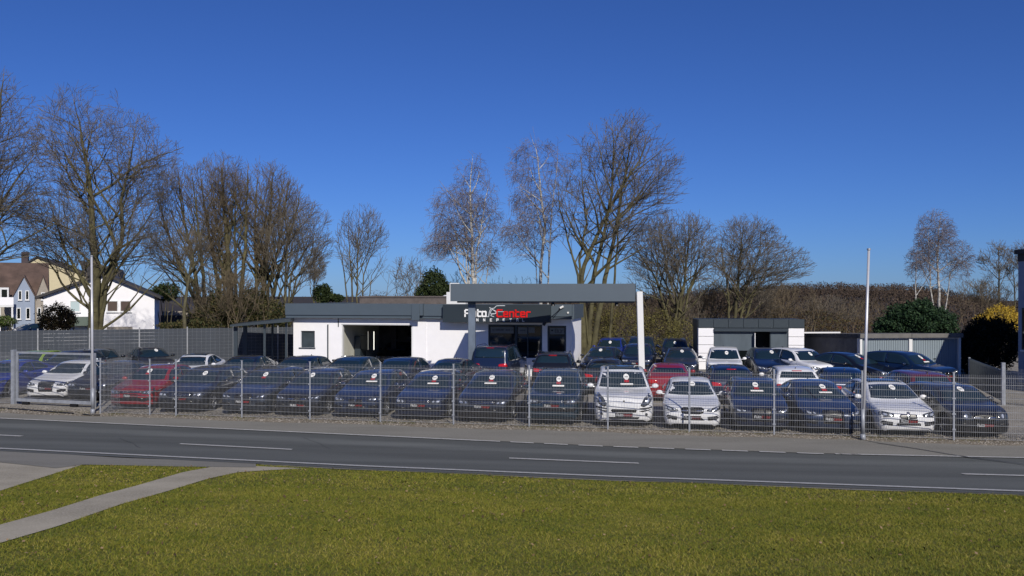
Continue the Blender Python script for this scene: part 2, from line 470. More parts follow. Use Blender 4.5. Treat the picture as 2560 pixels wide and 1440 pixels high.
sheet('near_shoulder', [(x, y + .12) for x, y in near_edge if x > -6], [(x, y - .22 - .08 * math.sin(x * 1.3) - .05 * math.sin(x * 3.1)) for x, y in near_edge if x > -6], M['shoulder'], .012, nv=2)

# ------------------------------------------------------------------ lawn grass
def in_poly(x, y, poly):
    poly = np.array(poly); c = np.zeros(len(x), dtype=bool); j = len(poly) - 1
    for i in range(len(poly)):
        xi, yi = poly[i]; xj, yj = poly[j]
        m = ((yi > y) != (yj > y)) & (x < (xj - xi) * (y - yi) / (yj - yi + 1e-12) + xi)
        c ^= m; j = i
    return c
rng = np.random.default_rng(5)
def blades(n, sel, ylo, yhi, h0, h1, w, name, m, wid=.68):
    Y = np.sqrt(rng.uniform(ylo ** 2, yhi ** 2, n)); X = rng.uniform(-wid, wid, n) * Y
    ok = sel(X, Y); X = X[ok]; Y = Y[ok]; n = len(X)
    Z = g(X, Y)
    clump = .5 + .5 * np.sin(X * 1.7 + 2 * np.sin(Y * 1.1)) * np.sin(Y * 2.1 + X * .6)
    h = rng.uniform(h0, h1, n) * (.75 + .5 * clump)
    a = rng.uniform(0, 2 * np.pi, n); lx = rng.normal(0, 1.1, n) * h; ly = rng.normal(0, 1.1, n) * h
    dx = np.cos(a) * w; dy = np.sin(a) * w
    V = np.empty((n, 3, 3))
    V[:, 0] = np.c_[X - dx, Y - dy, Z - .005]; V[:, 1] = np.c_[X + dx, Y + dy, Z - .005]; V[:, 2] = np.c_[X + lx, Y + ly, Z + h]
    me = np_mesh(name, V.reshape(-1, 3), np.arange(3 * n).reshape(-1, 3), m)
    set_tint(me, np.repeat(np.clip(rng.normal(.45, .22, n), 0, 1), 3))
    return me
path_poly = path_top + path_bot[::-1]
side_poly = gp((640, 1150), (300, 1146), (0, 1127), (-500, 1105)) + gp((-500, 1400), (-5, 1230), (205, 1163), (440, 1168), (640, 1170))
M['grass'] = rand_tint_mat('grass_blades', ((.042, .068, .008), (.115, .133, .012), (.19, .175, .022), (.33, .275, .08)), 0.7, patch=(.9, .16))
def lawn_sel(x, y):
    e = ynear(x) - .78 - .10 * np.sin(x * 1.3) - .06 * np.sin(x * 3.1)
    return (y < e) & ~in_poly(x, y, path_poly) & ~in_poly(x, y, side_poly)
gr = link('grass', blades(420000, lawn_sel, 6.2, 15, .012, .032, .0045, 'grass', M['grass']))
tag(gr, 'short yellowish green lawn grass in front of the road', 'grass', kind='stuff')
gr2 = link('grass', blades(230000, lawn_sel, 15, 23, .015, .036, .007, 'grass', M['grass']))
tag(gr2, 'short green grass of the lawn strip nearest the road', 'grass', kind='stuff')
def leaves(n):
    x = np.r_[rng.uniform(-8, 9, n // 2), rng.normal(-6, 5, n - n // 2)]; y = np.r_[rng.uniform(8, 18, n // 2), rng.uniform(11, 19, n - n // 2)]
    ok = lawn_sel(x, y); x = x[ok]; y = y[ok]; n = len(x); z = g(x, y) + .03; a = rng.uniform(0, 6.28, n); r = rng.uniform(.012, .028, n); k = rng.normal(0, .35, (n, 2))
    V = np.empty((n, 4, 3)); 
    for i, (dx, dy) in enumerate(((1, 0), (0, .6), (-1, 0), (0, -.6))):
        V[:, i] = np.c_[x + r * (dx * np.cos(a) - dy * np.sin(a)), y + r * (dx * np.sin(a) + dy * np.cos(a)), z + r * (k[:, 0] * dx + k[:, 1] * dy) + .004]
    me = np_mesh('fallen_leaves', V.reshape(-1, 3), np.arange(4 * n).reshape(-1, 4), rand_tint_mat('dead_leaf', ((.05, .032, .018), (.14, .09, .045), (.28, .2, .12)), .8))
    set_tint(me, np.repeat(rng.uniform(0, 1, n), 4)); return me
tag(link('fallen_leaves', leaves(2200)), 'scattered dry leaves lying on the lawn', 'leaves', kind='stuff')
# weeds and stones along the foot of the fence
def verge_sel(x, y):
    f = A0.y + (x - A0.x) / DS.x * DS.y
    n = np.sin(x * 1.9) * np.sin(x * .7 + 1) + .6 * np.sin(x * 5.3)
    return (np.abs(y - f + .1) < .35 * np.clip(n, 0, 1.2)) 
wd = link('weeds', blades(170000, verge_sel, 23, 35, .03, .11, .006, 'weeds', rand_tint_mat('weed_blades', ((.05, .075, .015), (.11, .11, .03), (.20, .15, .07)), 0.8)))
tag(wd, 'low dry weeds growing along the foot of the mesh fence', 'weeds', kind='stuff')
def stones(n):
    x = rng.uniform(-22, 18, n); f = A0.y + (x - A0.x) / DS.x * DS.y
    y = f + rng.uniform(-.7, 1.0, n) + rng.normal(0, .2, n); z = g(x, y) + .018
    r = rng.uniform(.012, .04, n)
    o = np.array([(1, 0, 0), (0, 1, 0), (-1, 0, 0), (0, -1, 0), (0, 0, .7)])
    V = np.c_[x, y, z][:, None, :] + o[None] * r[:, None, None] * rng.uniform(.6, 1.2, (n, 5, 1))
    Fa = (np.array([(0, 1, 4), (1, 2, 4), (2, 3, 4), (3, 0, 4)])[None] + (np.arange(n) * 5)[:, None, None]).reshape(-1, 3)
    me = np_mesh('gravel', V.reshape(-1, 3), Fa, rand_tint_mat('stone', ((.10, .09, .075), (.22, .20, .17), (.36, .33, .29)), .9))
    set_tint(me, np.repeat(rng.uniform(0, 1, n), 5)); return me
tag(link('gravel', stones(14000)), 'loose grey gravel along the edge of the car lot', 'gravel', kind='stuff')

# ------------------------------------------------------------------ stroke lettering
GLY = {
 'A': [[(0, 0), (0, 5.2), (.8, 6), (4, 6), (4, 0)], [(0, 2.8), (4, 2.8)]],
 'u': [[(0, 4.4), (0, .6), (.6, 0), (3.6, 0)], [(3.6, 4.4), (3.6, 0)]],
 't': [[(0, 6), (0, .6), (.6, 0), (2.8, 0)], [(0, 4.4), (2.8, 4.4)]],
 'o': [[(.5, 0), (3.1, 0), (3.6, .5), (3.6, 3.9), (3.1, 4.4), (.5, 4.4), (0, 3.9), (0, .5), (.5, 0)]],
 'C': [[(4.4, 6), (.8, 6), (0, 5.2), (0, .8), (.8, 0), (4.4, 0)]],
 'e': [[(3.6, 0), (.6, 0), (0, .6), (0, 3.8), (.6, 4.4), (3.0, 4.4), (3.6, 3.8), (3.6, 2.2), (0, 2.2)]],
 'n': [[(0, 0), (0, 4.4), (3.0, 4.4), (3.6, 3.8), (3.6, 0)]],
 'r': [[(0, 0), (0, 3.8), (.6, 4.4), (3.0, 4.4)]],
 'E': [[(4, 6), (0, 6), (0, 0), (4, 0)], [(0, 3), (3.4, 3)]],
 'N': [[(0, 0), (0, 6), (4, 0), (4, 6)]],
 'P': [[(0, 0), (0, 6), (4, 6), (4, 2.8), (0, 2.8)]],
 'T': [[(0, 6), (4.4, 6)], [(2.2, 6), (2.2, 0)]],
 'L': [[(0, 6), (0, 0), (3.8, 0)]],
 'B': [[(0, 0), (0, 6), (3.2, 6), (3.6, 5.4), (3.6, 3.6), (3, 3), (0, 3)], [(3, 3), (4, 2.4), (4, .6), (3.4, 0), (0, 0)]],
 'b': [[(0, 4.4), (0, .6), (.6, 0), (3.6, 0)], [(3.6, 4.4), (3.6, 0)], [(.8, 5.6), (.8, 6.1)], [(2.8, 5.6), (2.8, 6.1)]],   # u with two dots
}
WID = {'A': 4, 'u': 3.6, 't': 2.8, 'o': 3.6, 'C': 4.4, 'e': 3.6, 'n': 3.6, 'r': 3.0, 'E': 4, 'N': 4, 'P': 4, 'T': 4.4, 'L': 3.8, 'B': 4, 'b': 3.6, ' ': 3}
def letter_mb(mb, ch, x, z, s, sw, th, y=0.0):
    """strokes in the x,z plane, front face toward -y"""
    for pl in GLY[ch]:
        for k, ((ax, az), (bx, bz)) in enumerate(zip(pl, pl[1:])):
            p = Vector((x + ax * s, 0, z + az * s)); q = Vector((x + bx * s, 0, z + bz * s))
            d = q - p; L_ = d.length; a = math.atan2(d.z, d.x)
            mt = Matrix.Translation((p.x, y - .0006 * (k % 3), p.z)) @ Matrix.Rotation(-a, 4, 'Y')
            mb.box(-sw / 2, L_ + sw / 2, -th, 0, -sw / 2, sw / 2, mt)
def word_width(t, s, gap): return sum(WID[c] * s + gap for c in t) - gap

# ------------------------------------------------------------------ mesh fences
def wire_panel(name, w, h, z0=.05, vs=.05, hs=.195, vt=.0025, ht=.0040, m=None, nrow=None):
    mb = MB()
    n = int(round(w / vs))
    for i in range(n + 1):
        x = i * w / n
        mb.box(x - vt, x + vt, -vt, vt, z0, h)
    z = z0 + .02
    while z < h - .01:
        mb.box(0, w, -.013, -.005, z - ht, z + ht); mb.box(0, w, .005, .013, z - ht, z + ht); z += hs
    return mb.mesh(name, m or M['galv'])
PANEL = wire_panel('mesh_panel', 2.44, 1.92)
pm = MB(); pm.bevbox(-.026, .026, -.020, .020, 0, 1.97, .008)
for z in (.30, .75, 1.2, 1.65): pm.box(-.045, .045, -.036, -.0225, z, z + .05)
pm.mat(0).box(-.036, .036, -.026, .026, 1.9705, 1.985)
POST = pm.mesh('post', M['galv_post'])

fence = empty('mesh_fence', (A0.x, A0.y, 0), FROT, 'long galvanised wire mesh fence along the pavement in front of the car lot', 'fence')
for s in range(0, 15):
    if s <= 12 or True:
        link('post', POST, fence, (s * 2.5, 0, gz(A0.x + s * DS.x, A0.y + s * DS.y)))
for s in range(0, 14):
    link('mesh_panel', PANEL, fence, (s * 2.5 + .03, 0, 0))
# the narrow panels at the left end up to the corner, and the return beside the gate
link('post', POST, fence, (-1.02, 0, 0)); link('post', POST, fence, (-2.98, 0, 0))
link('mesh_panel', wire_panel('mesh_panel', .96, 1.92), fence, (-.99, 0, 0))
link('mesh_panel', wire_panel('mesh_panel', 1.90, 1.92), fence, (-2.95, 0, 0))
rt = link('return_panel', wire_panel('return_panel', 1.7, 1.92), fence, (-2.98, .06, 0), R(90))

# sliding gate at the left, in front of the white coupe
def bar_mb(mb, p, q, w): mb.tube(p, q, w, w, 4)
gL = Vector((PX(42, 34.0), 34.0)); gR = Vector((PX(231, 32.9), 32.9)); gw = (gR - gL).length
gate = empty('sliding_gate', (gL.x, gL.y, 0), math.atan2((gR - gL).y, (gR - gL).x), 'wide galvanised sliding gate with tube frame in front of the white coupe', 'gate')
mb = MB()
mb.box(0, gw, -.03, .03, 1.96, 2.04); mb.box(0, gw, -.04, .04, .12, .24)
mb.box(0, .07, -.03, .03, .2405, 1.9595); mb.box(gw - .07, gw, -.03, .03, .2405, 1.9595)
mb.build('frame', M['galv_post'], gate)
link('mesh_panel', wire_panel('mesh_panel', gw - .16, 1.94, z0=.26, vs=.05), gate, (.08, 0, 0))
mb = MB(); mb.box(-.22, -.07, -.08, .08, 0, 2.10); mb.build('guide_post', M['galv_post'], gate)
mb = MB(); mb.box(gw + .02, gw + .12, -.06, .06, 0, 2.05); mb.build('guide_post', M['galv_post'], gate)
for x in (.3, gw - 1.0):
    mb = MB(); mb.box(x, x + .3, -.05, .05, .0, .119); mb.build('roller', M['dark'], gate)
lf = empty('mesh_fence', (gL.x - .25, gL.y, 0), R(180 + 2), 'short stretch of wire mesh fence left of the sliding gate', 'fence')
for k in range(2): link('mesh_panel', wire_panel('mesh_panel', 2.44, 2.02) if k == 0 else lf.children[0].data, lf, (k * 2.5 + .03, 0, 0)); link('post', POST, lf, (k * 2.5 + 2.5, 0, 0))

# gate and inner fence at the right edge of the lot
g1 = Vector((PX(2424, 40.6), 40.6)); g2 = Vector((PX(2507, 33.9), 33.9)); gw = (g2 - g1).length
rg = empty('yard_gate', (g1.x, g1.y, 0), math.atan2((g2 - g1).y, (g2 - g1).x), 'low dark clad gate standing open at the right side of the lot', 'gate')
mb = MB(); mb.box(0, gw, -.025, .025, 1.20, 1.30); mb.box(0, gw, -.025, .025, .12, .18); mb.build('frame', M['slate'], rg)
for i in range(16):
    w = gw / 16
    if i == 0: mbb = MB(); mbb.box(.02, w - .02, -.012, .012, .181, 1.199); bd = mbb.mesh('board', M['anth_dark'])
    link('board', bd, rg, (i * w, 0, 0))
mb = MB(); mb.box(-.09, -.01, -.04, .04, 0, 1.34); mb.build('post', M['galv_post'], rg)
mb = MB(); mb.bevbox(gw + .01, gw + .15, -.07, .07, 0, 1.62, .02); mb.build('post', M['galv_post'], rg)
rf = empty('mesh_fence', (g2.x + .1, g2.y, 0), R(-52), 'wire mesh fence at the far right behind the open yard gate', 'fence')
pr = wire_panel('mesh_panel', 2.44, 1.4)
for k in range(3): link('mesh_panel', pr, rf, (.03 + k * 2.5, 0, 0)); link('post', POST, rf, ((k + 1) * 2.5, 0, -.5))

# rear fence with privacy strips at the left
rb = empty('privacy_fence', (PX(-180, 45.2), 45.2, 0), 0, 'tall grey privacy strip fence along the left rear of the lot', 'fence')
e1 = Vector((PX(-180, 45.2), 45.2)); e2 = Vector((PX(745, 52.2), 52.2)); Lr = (e2 - e1).length
rb.rotation_euler.z = math.atan2((e2 - e1).y, (e2 - e1).x)
smb = MB(); smb.box(.01, 2.47, -.003, .003, .006, .186); STRIP = smb.mesh('privacy_strip', M['screen'])
wmb = MB()
for i in range(11): wmb.box(i * .246 + .006, i * .246 + .010, -.010, -.0035, 0, 2.32)
for i in range(13): wmb.box(0, 2.48, -.014, -.0102, i * .19 - .002, i * .19 + .002)
WIRE = wmb.mesh('wire_grid', M['galv_post'])
pmb = MB(); pmb.bevbox(-.035, .035, -.05, .03, 0, 2.42, .008); RPOST = pmb.mesh('post', M['galv'])
npan = int(Lr / 2.5) + 1
for k in range(npan):
    link('post', RPOST, rb, (k * 2.5, 0, 0))
    link('wire_grid', WIRE, rb, (k * 2.5 + .01, 0, .04))
    for i in range(12): link('privacy_strip', STRIP, rb, (k * 2.5 + .01, 0, .04 + i * .19))

# flagpoles
def flagpole(base, top, Y, ztop, label):
    bx = PX(base, Y); t = PX(top, Y)
    p = empty('flagpole', (bx, Y, gz(bx, Y)), 0, label, 'flagpole', 'flagpoles at the fence')
    mb = MB(); mb.tube((0, 0, 0), (t - bx, 0, ztop), .046, .036, 14); mb.build('pole', M['pole'], p, smooth=True)
    mb = MB(); mb.tube((0, 0, 0), (0, 0, .18), .085, .07, 12); mb.tube((0, 0, .18), (0, 0, .9), .058, .058, 12); mb.build('base_sleeve', M['galv_post'], p, smooth=True)
    mb = MB(); mb.tube((t - bx, 0, ztop), (t - bx, 0, ztop + .05), .055, .05, 12); mb.build('cap', M['galv'], p)
flagpole(232, 229, 31.2, 5.58, 'slender silver flagpole beside the sliding gate at the left')
flagpole(2157, 2172, 25.55, 5.52, 'slender silver flagpole at the fence near the white hatchback')

# ------------------------------------------------------------------ main showroom building
BX, BY, BR = -12.0, 48.3, R(-11.87)
bd = empty('showroom_building', (BX, BY, 0), BR, 'white single storey workshop and showroom with grey cladding band', 'building')
ZF, ZT, W_, WD = 2.98, 3.76, 15.4, 10.4      # WD: from here to the right the building is only 3.7 m deep
mb = MB()      # walls: front pieces round the openings, butted
T = .3
mb.box(0, .44, 0, T, 0, ZF); mb.box(.44, 1.26, 0, T, 0, 1.35); mb.box(.44, 1.26, 0, T, 2.26, ZF); mb.box(1.26, 2.80, 0, T, 0, ZF)
mb.box(2.80, 6.84, 0, T, 2.64, ZF); mb.box(6.84, 7.62, 0, T, 0, ZF)
mb.box(7.62, 10.98, .02, T, 0, ZF); mb.box(10.98, 13.85, .02, T, 0, .95); mb.box(10.98, 13.85, .02, T, 2.68, ZF)
mb.box(13.85, 14.12, .02, T, 0, ZF); mb.box(14.12, 15.1, .02, T, 2.64, ZF); mb.box(15.1, W_, .02, T, 0, ZF)
mb.box(0, .3, T, 8.7, 0, ZF); mb.box(W_ - .3, W_, T, 3.4, 0, ZF); mb.box(WD, W_, 3.4, 3.7, 0, ZF); mb.box(WD - .3, WD, 3.4, 8.7, 0, ZF); mb.box(0, WD, 8.7, 9.0, 0, ZF)
mb.build('wall', M['render'], bd)
mb = MB(); mb.box(2.45, 2.75, T + .002, 8.69, 0, 2.97); mb.build('inner_wall', M['render_in'], bd)
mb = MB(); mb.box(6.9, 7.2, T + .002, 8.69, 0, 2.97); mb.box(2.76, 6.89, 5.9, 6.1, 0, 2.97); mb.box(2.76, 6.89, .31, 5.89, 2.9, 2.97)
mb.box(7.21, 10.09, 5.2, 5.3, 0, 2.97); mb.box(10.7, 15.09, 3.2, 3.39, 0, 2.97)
mb.build('inner_wall', mat('shaded_workshop_wall', (.07, .07, .065), .85, var=.5, scale=2.5), bd)  # darkened copy of the inner wall: the unlit interior's shade is in the colour
mb = MB(); mb.box(.31, W_ - .31, T + .01, 3.39, .02, .06); mb.box(.31, WD - .31, 3.391, 8.68, .02, .06); mb.build('floor', M['concrete'], bd)
# cladding band
mb = MB()
mb.box(-.28, 7.55, -.42, -.02, ZF + .16, ZT); mb.box(7.56, W_ + .04, -.30, -.02, ZF + .14, ZT - .02)
mb.box(-.28, 6.9, -.36, -.03, ZF, ZF + .155); mb.box(7.1, W_ + .02, -.24, -.03, ZF, ZF + .135)
mb.box(-.28, -.02, -.019, 9.1, ZF + .01, ZT - .01); mb.box(W_ + .002, W_ + .12, -.019, 3.8, ZF + .01, ZT - .03)
mb.build('cladding_band', M['anthracite'], bd)
mb = MB(); mb.box(6.95, 7.38, -.47, -.425, ZF - .08, ZT - .03); mb.build('corner_trim', M['anthracite'], bd)
mb = MB(); mb.box(-.02, W_, -.018, 3.8, ZF + .03, ZT - .07); mb.box(-.02, WD, 3.801, 9.1, ZF + .03, ZT - .07); mb.build('roof', M['concrete'], bd)
mb = MB(); mb.box(2.5, 8.6, 3.4, 8.8, ZT - .06, ZT + .32); mb.box(2.45, 8.65, 3.35, 8.85, ZT + .3205, ZT + .40); mb.build('roof_upstand', mat('weathered_upstand', (.10, .085, .08), .8, var=.2), bd)
mb = MB(); mb.tube((7.6, 5, ZT + .38), (7.6, 5, ZT + .46), .55, .45, 14); mb.build('roof_dome', M['white_trim'], bd)
# window
fr = MB(); fr.box(.44, 1.26, .10, .16, 1.351, 1.42); fr.box(.44, 1.26, .10, .16, 2.19, 2.259); fr.box(.441, .51, .10, .16, 1.4205, 2.1895); fr.box(1.19, 1.259, .10, .16, 1.4205, 2.1895)
fr = fr.build('window_frame', M['slate'], bd)
mb = MB(); mb.box(.511, 1.189, .12, .135, 1.421, 2.189); mb.build('pane', mat('blind_pane', (.045, .058, .068), .12, spec=.6, var=.2, scale=1.5), fr)
mb = MB(); mb.box(.34, 1.30, -.06, .098, 1.30, 1.348); mb.build('sill', M['slate'], fr)
# downpipes
mb = MB(); mb.tube((2.05, -.06, .2), (2.05, -.06, 2.62), .035, n=8); mb.build('downpipe', M['slate'], bd)
mb = MB(); mb.box(2.62, 2.66, -.035, -.003, 2.5, ZF); mb.build('drip_bracket', M['slate'], bd)
# workshop door frame
mb = MB(); mb.box(2.801, 2.86, .03, .26, 0, 2.6); mb.box(6.78, 6.839, .03, .26, 0, 2.6); mb.box(2.801, 6.839, .03, .26, 2.601, 2.639); mb.build('gate_frame', M['white_trim'], bd)
# shop window: frame, mullions, panes, blinds
sw = MB()
for a, b in ((10.985, 11.06), (12.40, 12.52), (13.77, 13.845)): sw.box(a, b, .08, .16, 1.0, 2.6)
sw.box(10.985, 13.845, .08, .16, .951, .999); sw.box(10.985, 13.845, .08, .16, 2.601, 2.679); sw.box(13.05, 13.11, .08, .15, 1.0, 2.6)
sw = sw.build('shop_window', M['anth_dark'], bd)
for a, b in ((11.061, 12.399), (12.521, 13.049), (13.111, 13.769)):
    mb = MB(); mb.box(a, b, .11, .125, 1.001, 2.599); mb.build('pane', M['glass'], sw)
def marks(a, b, z, h, nm, seed):
    rr = random.Random(seed); mb = MB(); x = a
    while x < b:
        w = rr.uniform(.02, .045)
        if rr.random() < .85: mb.box(x, x + w, .098, .1005, z, z + h * rr.uniform(.7, 1))
        x += w + .02
    return mb
for a, b, z0, z1, sd in ((11.09, 12.33, 2.22, 2.56, 3), (12.56, 13.04, 2.20, 2.54, 4), (13.12, 13.44, 2.26, 2.54, 5)):
    mb = MB(); mb.box(a, b, .101, .108, z0, z1); o = mb.build('blind', M['blind'], sw)
    if sd < 5: marks(a + .1, b - .08, z0 + .14, .08, 'lettering', sd).build('lettering', M['anth_dark'], sw)
# office door
dr = MB(); dr.box(14.125, 14.20, .08, .16, .07, 2.56); dr.box(15.02, 15.095, .08, .16, .07, 2.56); dr.box(14.125, 15.095, .08, .16, 2.561, 2.639)
dr = dr.build('door', M['anth_dark'], bd)
mb = MB(); mb.box(14.201, 15.019, .11, .125, .07, 2.559); mb.build('pane', M['glass'], dr)
mb = MB(); mb.box(14.24, 14.99, .101, .108, 2.2, 2.52); mb.build('door_sign', M['blind'], dr)
mb = MB(); s = .032; x = 14.52
for ch in 'Bbro':
    letter_mb(mb, ch, x, 2.27, s, .022, .003, .1005); x += WID[ch] * s + .045
mb.tube((14.36, .1005, 2.39), (14.36, .097, 2.39), .05, .05, 10)
mb.build('lettering', M['dark'], dr)
# sign board with lettering
sb = MB(); sb.box(8.68, 14.38, -.56, -.305, 2.80, 3.72); sb = sb.build('sign_board', M['anth_dark'], bd)
def sgx(px, y0=48.3):     # facade coordinate seen at a pixel, for the board plane .56 in front
    r = (px - CX) / F; ox = BX - .56 * .2056; oy = BY - .56 * .9787
    return (r * oy - ox) / (.9786 + r * .2056)
yB = -.561
mb = MB(); zb = 3.12; s = .0545; sw_ = .075
xx = sgx(1163)
for ch, adv in (('A', .36), ('u', .32), ('t', .235), ('o', .36)):
    letter_mb(mb, ch, xx, zb, s, sw_, .035, yB); xx += adv + .0
mb.build('lettering', M['white_sign'], sb)
mb = MB(); xx = sgx(1243); 
for ch in 'Center':
    letter_mb(mb, ch, xx, zb - .01, s * (1.03 if ch == 'C' else 1), sw_, .035, yB); xx += WID[ch] * s + .115
mb.build('lettering', M['red_sign'], sb)
mb = MB(); cs = [sgx(p) for p in (1180, 1194, 1211, 1228, 1244, 1260, 1277, 1294, 1309)]
for ch, x in zip('ENNEPETAL', cs): letter_mb(mb, ch, x - .05, 2.87, .021, .026, .02, yB)
mb.build('lettering', M['white_sign'], sb)
# the little car outline between the words: swooping roof line, screen, lamp and mirror
mb = MB()
def pl(pts, w, th=.03):
    for (ax, az), (bx, bz) in zip(pts, pts[1:]):
        d = Vector((bx - ax, 0, bz - az)); a = math.atan2(d.z, d.x)
        mt = Matrix.Translation((ax, yB, az)) @ Matrix.Rotation(-a, 4, 'Y'); mb.box(-w / 3, d.length + w / 3, -th, 0, -w / 2, w / 2, mt)
X_ = sgx
def Zs(py): return HC - (py - HY) / F * 45.6
pl([(X_(1208), Zs(791.5)), (X_(1222), Zs(791.5)), (X_(1223.5), Zs(780)), (X_(1226), Zs(773.5)), (X_(1232), Zs(771.5))], .03)
pl([(X_(1224), Zs(769)), (X_(1229), Zs(771.5)), (X_(1236), Zs(770)), (X_(1241.5), Zs(764.5)), (X_(1250), Zs(764)), (X_(1262), Zs(764))], .032)
pl([(X_(1228), Zs(771)), (X_(1234), Zs(775)), (X_(1240), Zs(778.5)), (X_(1241.5), Zs(781.5)), (X_(1237), Zs(784)), (X_(1230), Zs(784.5))], .045)
pl([(X_(1241), Zs(779)), (X_(1260), Zs(779))], .022)
pl([(X_(1229), Zs(775)), (X_(1226), Zs(781)), (X_(1229), Zs(787)), (X_(1227), Zs(789)), (X_(1235), Zs(791.5))], .028)
mb.build('car_emblem', mat('emblem_silver', (.62, .66, .72), .4), sb)
# spotlights on brackets
sp = MB(); p0 = Vector((14.9, -.32, 3.55)); p1 = Vector((14.2, -1.2, 2.82))
sp.tube(p0, p1, .022, n=6); sp = sp.build('lamp_arm', M['dark'], bd)
mb = MB(); mb.tube(p1 + Vector((-.08, .02, -.10)), p1 + Vector((.07, 0, .06)), .09, .05, 10); mb.build('lamp_head', M['dark'], sp)
mb = MB(); mb.tube(p0 + Vector((-.05, -.08, .0)), p0 + Vector((.12, -.05, .09)), .06, .06, 10); mb.build('camera_head', M['white_trim'], sp)
mb = MB(); mb.tube((15.25, -.36, 3.32), (15.25, -.31, 3.32), .05, .05, 10); mb.build('wall_lamp', M['white_trim'], bd)
# whitewashed block on the roof left of the canopy
mb = MB(); mb.box(8.55, 9.0, .6, 1.1, ZT - .02, ZT + .62); mb.box(9.0, 9.6, .62, 1.08, ZT - .02, ZT + .12); ch_ = mb.build('roof_block', M['white_trim'], bd)

# workshop contents
def simple(name, parent, mats, *boxes):
    mb = MB()
    for b in boxes: mb.box(*b)
    return mb.build(name, mats, parent)
def bw(x, y, z=0): 
    v = Vector((BX, BY, 0)) + Matrix.Rotation(BR, 4, 'Z') @ Vector((x, y, z)); return v
tube_l = mat('tube_lamp', (.8, .8, .75), .4, emit=((1, .97, .85), 1.6)); tube_d = mat('tube_lamp_dim', (.4, .4, .36), .5, emit=((1, .97, .85), .25))
for x, m_, lb in ((3.55, tube_l, 'bright upright tube lamp at the back of the workshop'), (3.2, tube_d, 'dim upright tube lamp beside the bright one in the workshop')):
    p = empty('tube_lamp', bw(x, 3.0, 1.05), BR, lb, 'lamp')
    mb = MB(); mb.tube((0, -.05, .03), (0, -.05, 1.08), .022, n=8); mb.build('tube', m_, p)
    simple('holder', p, M['dark'], (-.04, .04, -.03, .03, 0, 1.1))
lift = empty('car_lift', bw(4.2, 4.6), BR, 'dark two post car lift inside the workshop', 'car lift')
simple('column', lift, M['dark_in'], (-.15, .15, -.15, .15, .06, 2.6)); simple('column', lift, M['dark_in'], (2.45, 2.7, -.15, .15, .06, 2.6))
simple('arm', lift, M['dark_in'], (.151, 2.449, -.08, .08, 1.5, 1.6))
cb = empty('tool_cabinet', bw(2.8, 1.9), BR, 'dark cabinet against the left wall inside the workshop', 'cabinet')
simple('body', cb, M['anth_dark'], (0, .35, 0, .9, .06, 1.9)); simple('door_leaf', cb, M['slate'], (.02, .33, -.02, -.002, .1, 1.86))

# ------------------------------------------------------------------ carport beside the building
cp = empty('carport', (PX(583, 46.6), 46.6, 0), R(8), 'dark lean-to carport at the left end of the showroom', 'carport')
wcp = PX(733, 47.4) - PX(583, 46.6)
mb = MB(); mb.prism([(-.1, 2.55), (-.1, 2.66), (wcp + .02, 2.98), (wcp + .02, 2.80)], -.4, 3.6); mb.build('roof', M['slate'], cp)
for x, y in ((.0, 0), (1.55, 0), (wcp - .30, 0), (.0, 3.2), (1.55, 3.2)):
    simple('post', cp, M['slate'], (x, x + (.22 if x == 0 else .12), y, y + .12, 0, 2.54 + x * .075))

# ------------------------------------------------------------------ forecourt canopy
cn = empty('forecourt_canopy', (PX(1126, 40.6), 40.6, 0), R(-1.5), 'flat grey canopy on one white and one grey post in front of the showroom', 'canopy')
cw = PX(1588, 40.6) - PX(1126, 40.6)
simple('fascia_band', cn, M['anthracite'], (0, cw - .03, 0, .12, 3.93, 4.74)); simple('edge_trim', cn, M['dark'], (cw - .028, cw, -.005, .14, 3.90, 4.75)); 
simple('edge_trim', cn, M['white_trim'], (-.03, -.002, -.005, .14, 3.93, 4.77)); simple('edge_trim', cn, M['white_trim'], (-.03, .4, .122, .3, 4.741, 4.775))
simple('roof', cn, M['anthracite'], (1.45, cw - 1.25, .121, 2.15, 4.0, 4.72)); simple('soffit', cn, M['slate'], (.3, cw - .05, .125, .42, 3.86, 3.99), (1.5, cw - 1.3, .421, 2.1, 3.93, 3.998))
for x in (cw * .555, cw * .9):
    mb = MB(); mb.tube((x, .3, 3.86), (x, .3, 3.72), .07, .1, 10); mb.build('downlight', M['dark'], cn)
mb = MB(); mb.bevbox(.78, 1.12, .45, .79, 0, 3.93, .02); mb.build('post', M['bluegrey'] if False else mat('grey_post', (.12, .155, .21), .5, var=.25, scale=1.2, stretch=(1, 1, .5)), cn)
tilt = MB(); tilt.bevbox(cw + .0, cw + .28, .02, .30, 0, 4.14, .02)
tp = tilt.build('post', M['white_trim'], cn); tp['label'] = 'white canopy post'; tp.location = (.16, 0, 0); tp.rotation_euler = (0, R(-1.6), 0); 
tp.location = (.16, 0, 0)

# ------------------------------------------------------------------ kiosk
kr = R(-6); ks = empty('sales_kiosk', (PX(1746, 49.6), 49.6, 0), kr, 'small white tiled sales kiosk with dark panelled roof band', 'kiosk')
kw = 5.78; zk, zt = 2.37, 2.87
simple('back_wall', ks, M['anth_dark'], (.0, kw, 2.9, 3.0, 0, zk), (0, .1, .5, 2.9, 0, zk), (kw - .1, kw, .5, 2.9, 0, zk)); simple('roof', ks, M['anth_dark'], (-.03, kw + .03, .0, 3.05, zk + .001, zt - .03))
pmb = MB(); pmb.box(.01, kw / 7 - .012, -.05, -.002, zk + .02, zt); FP = pmb.mesh('fascia_panel', mat('kiosk_panel', (.030, .042, .052), .4, var=.05))
for i in range(7): link('fascia_panel', FP, ks, (i * kw / 7, 0, 0))
tmb = MB(); tmb.box(0, .84, -.04, .5, .012, zk / 5 - .012); TILE = tmb.mesh('wall_panel', M['render'])
for side in (.0, kw - .84):
    for i in range(5): link('wall_panel', TILE, ks, (side, 0, i * zk / 5))
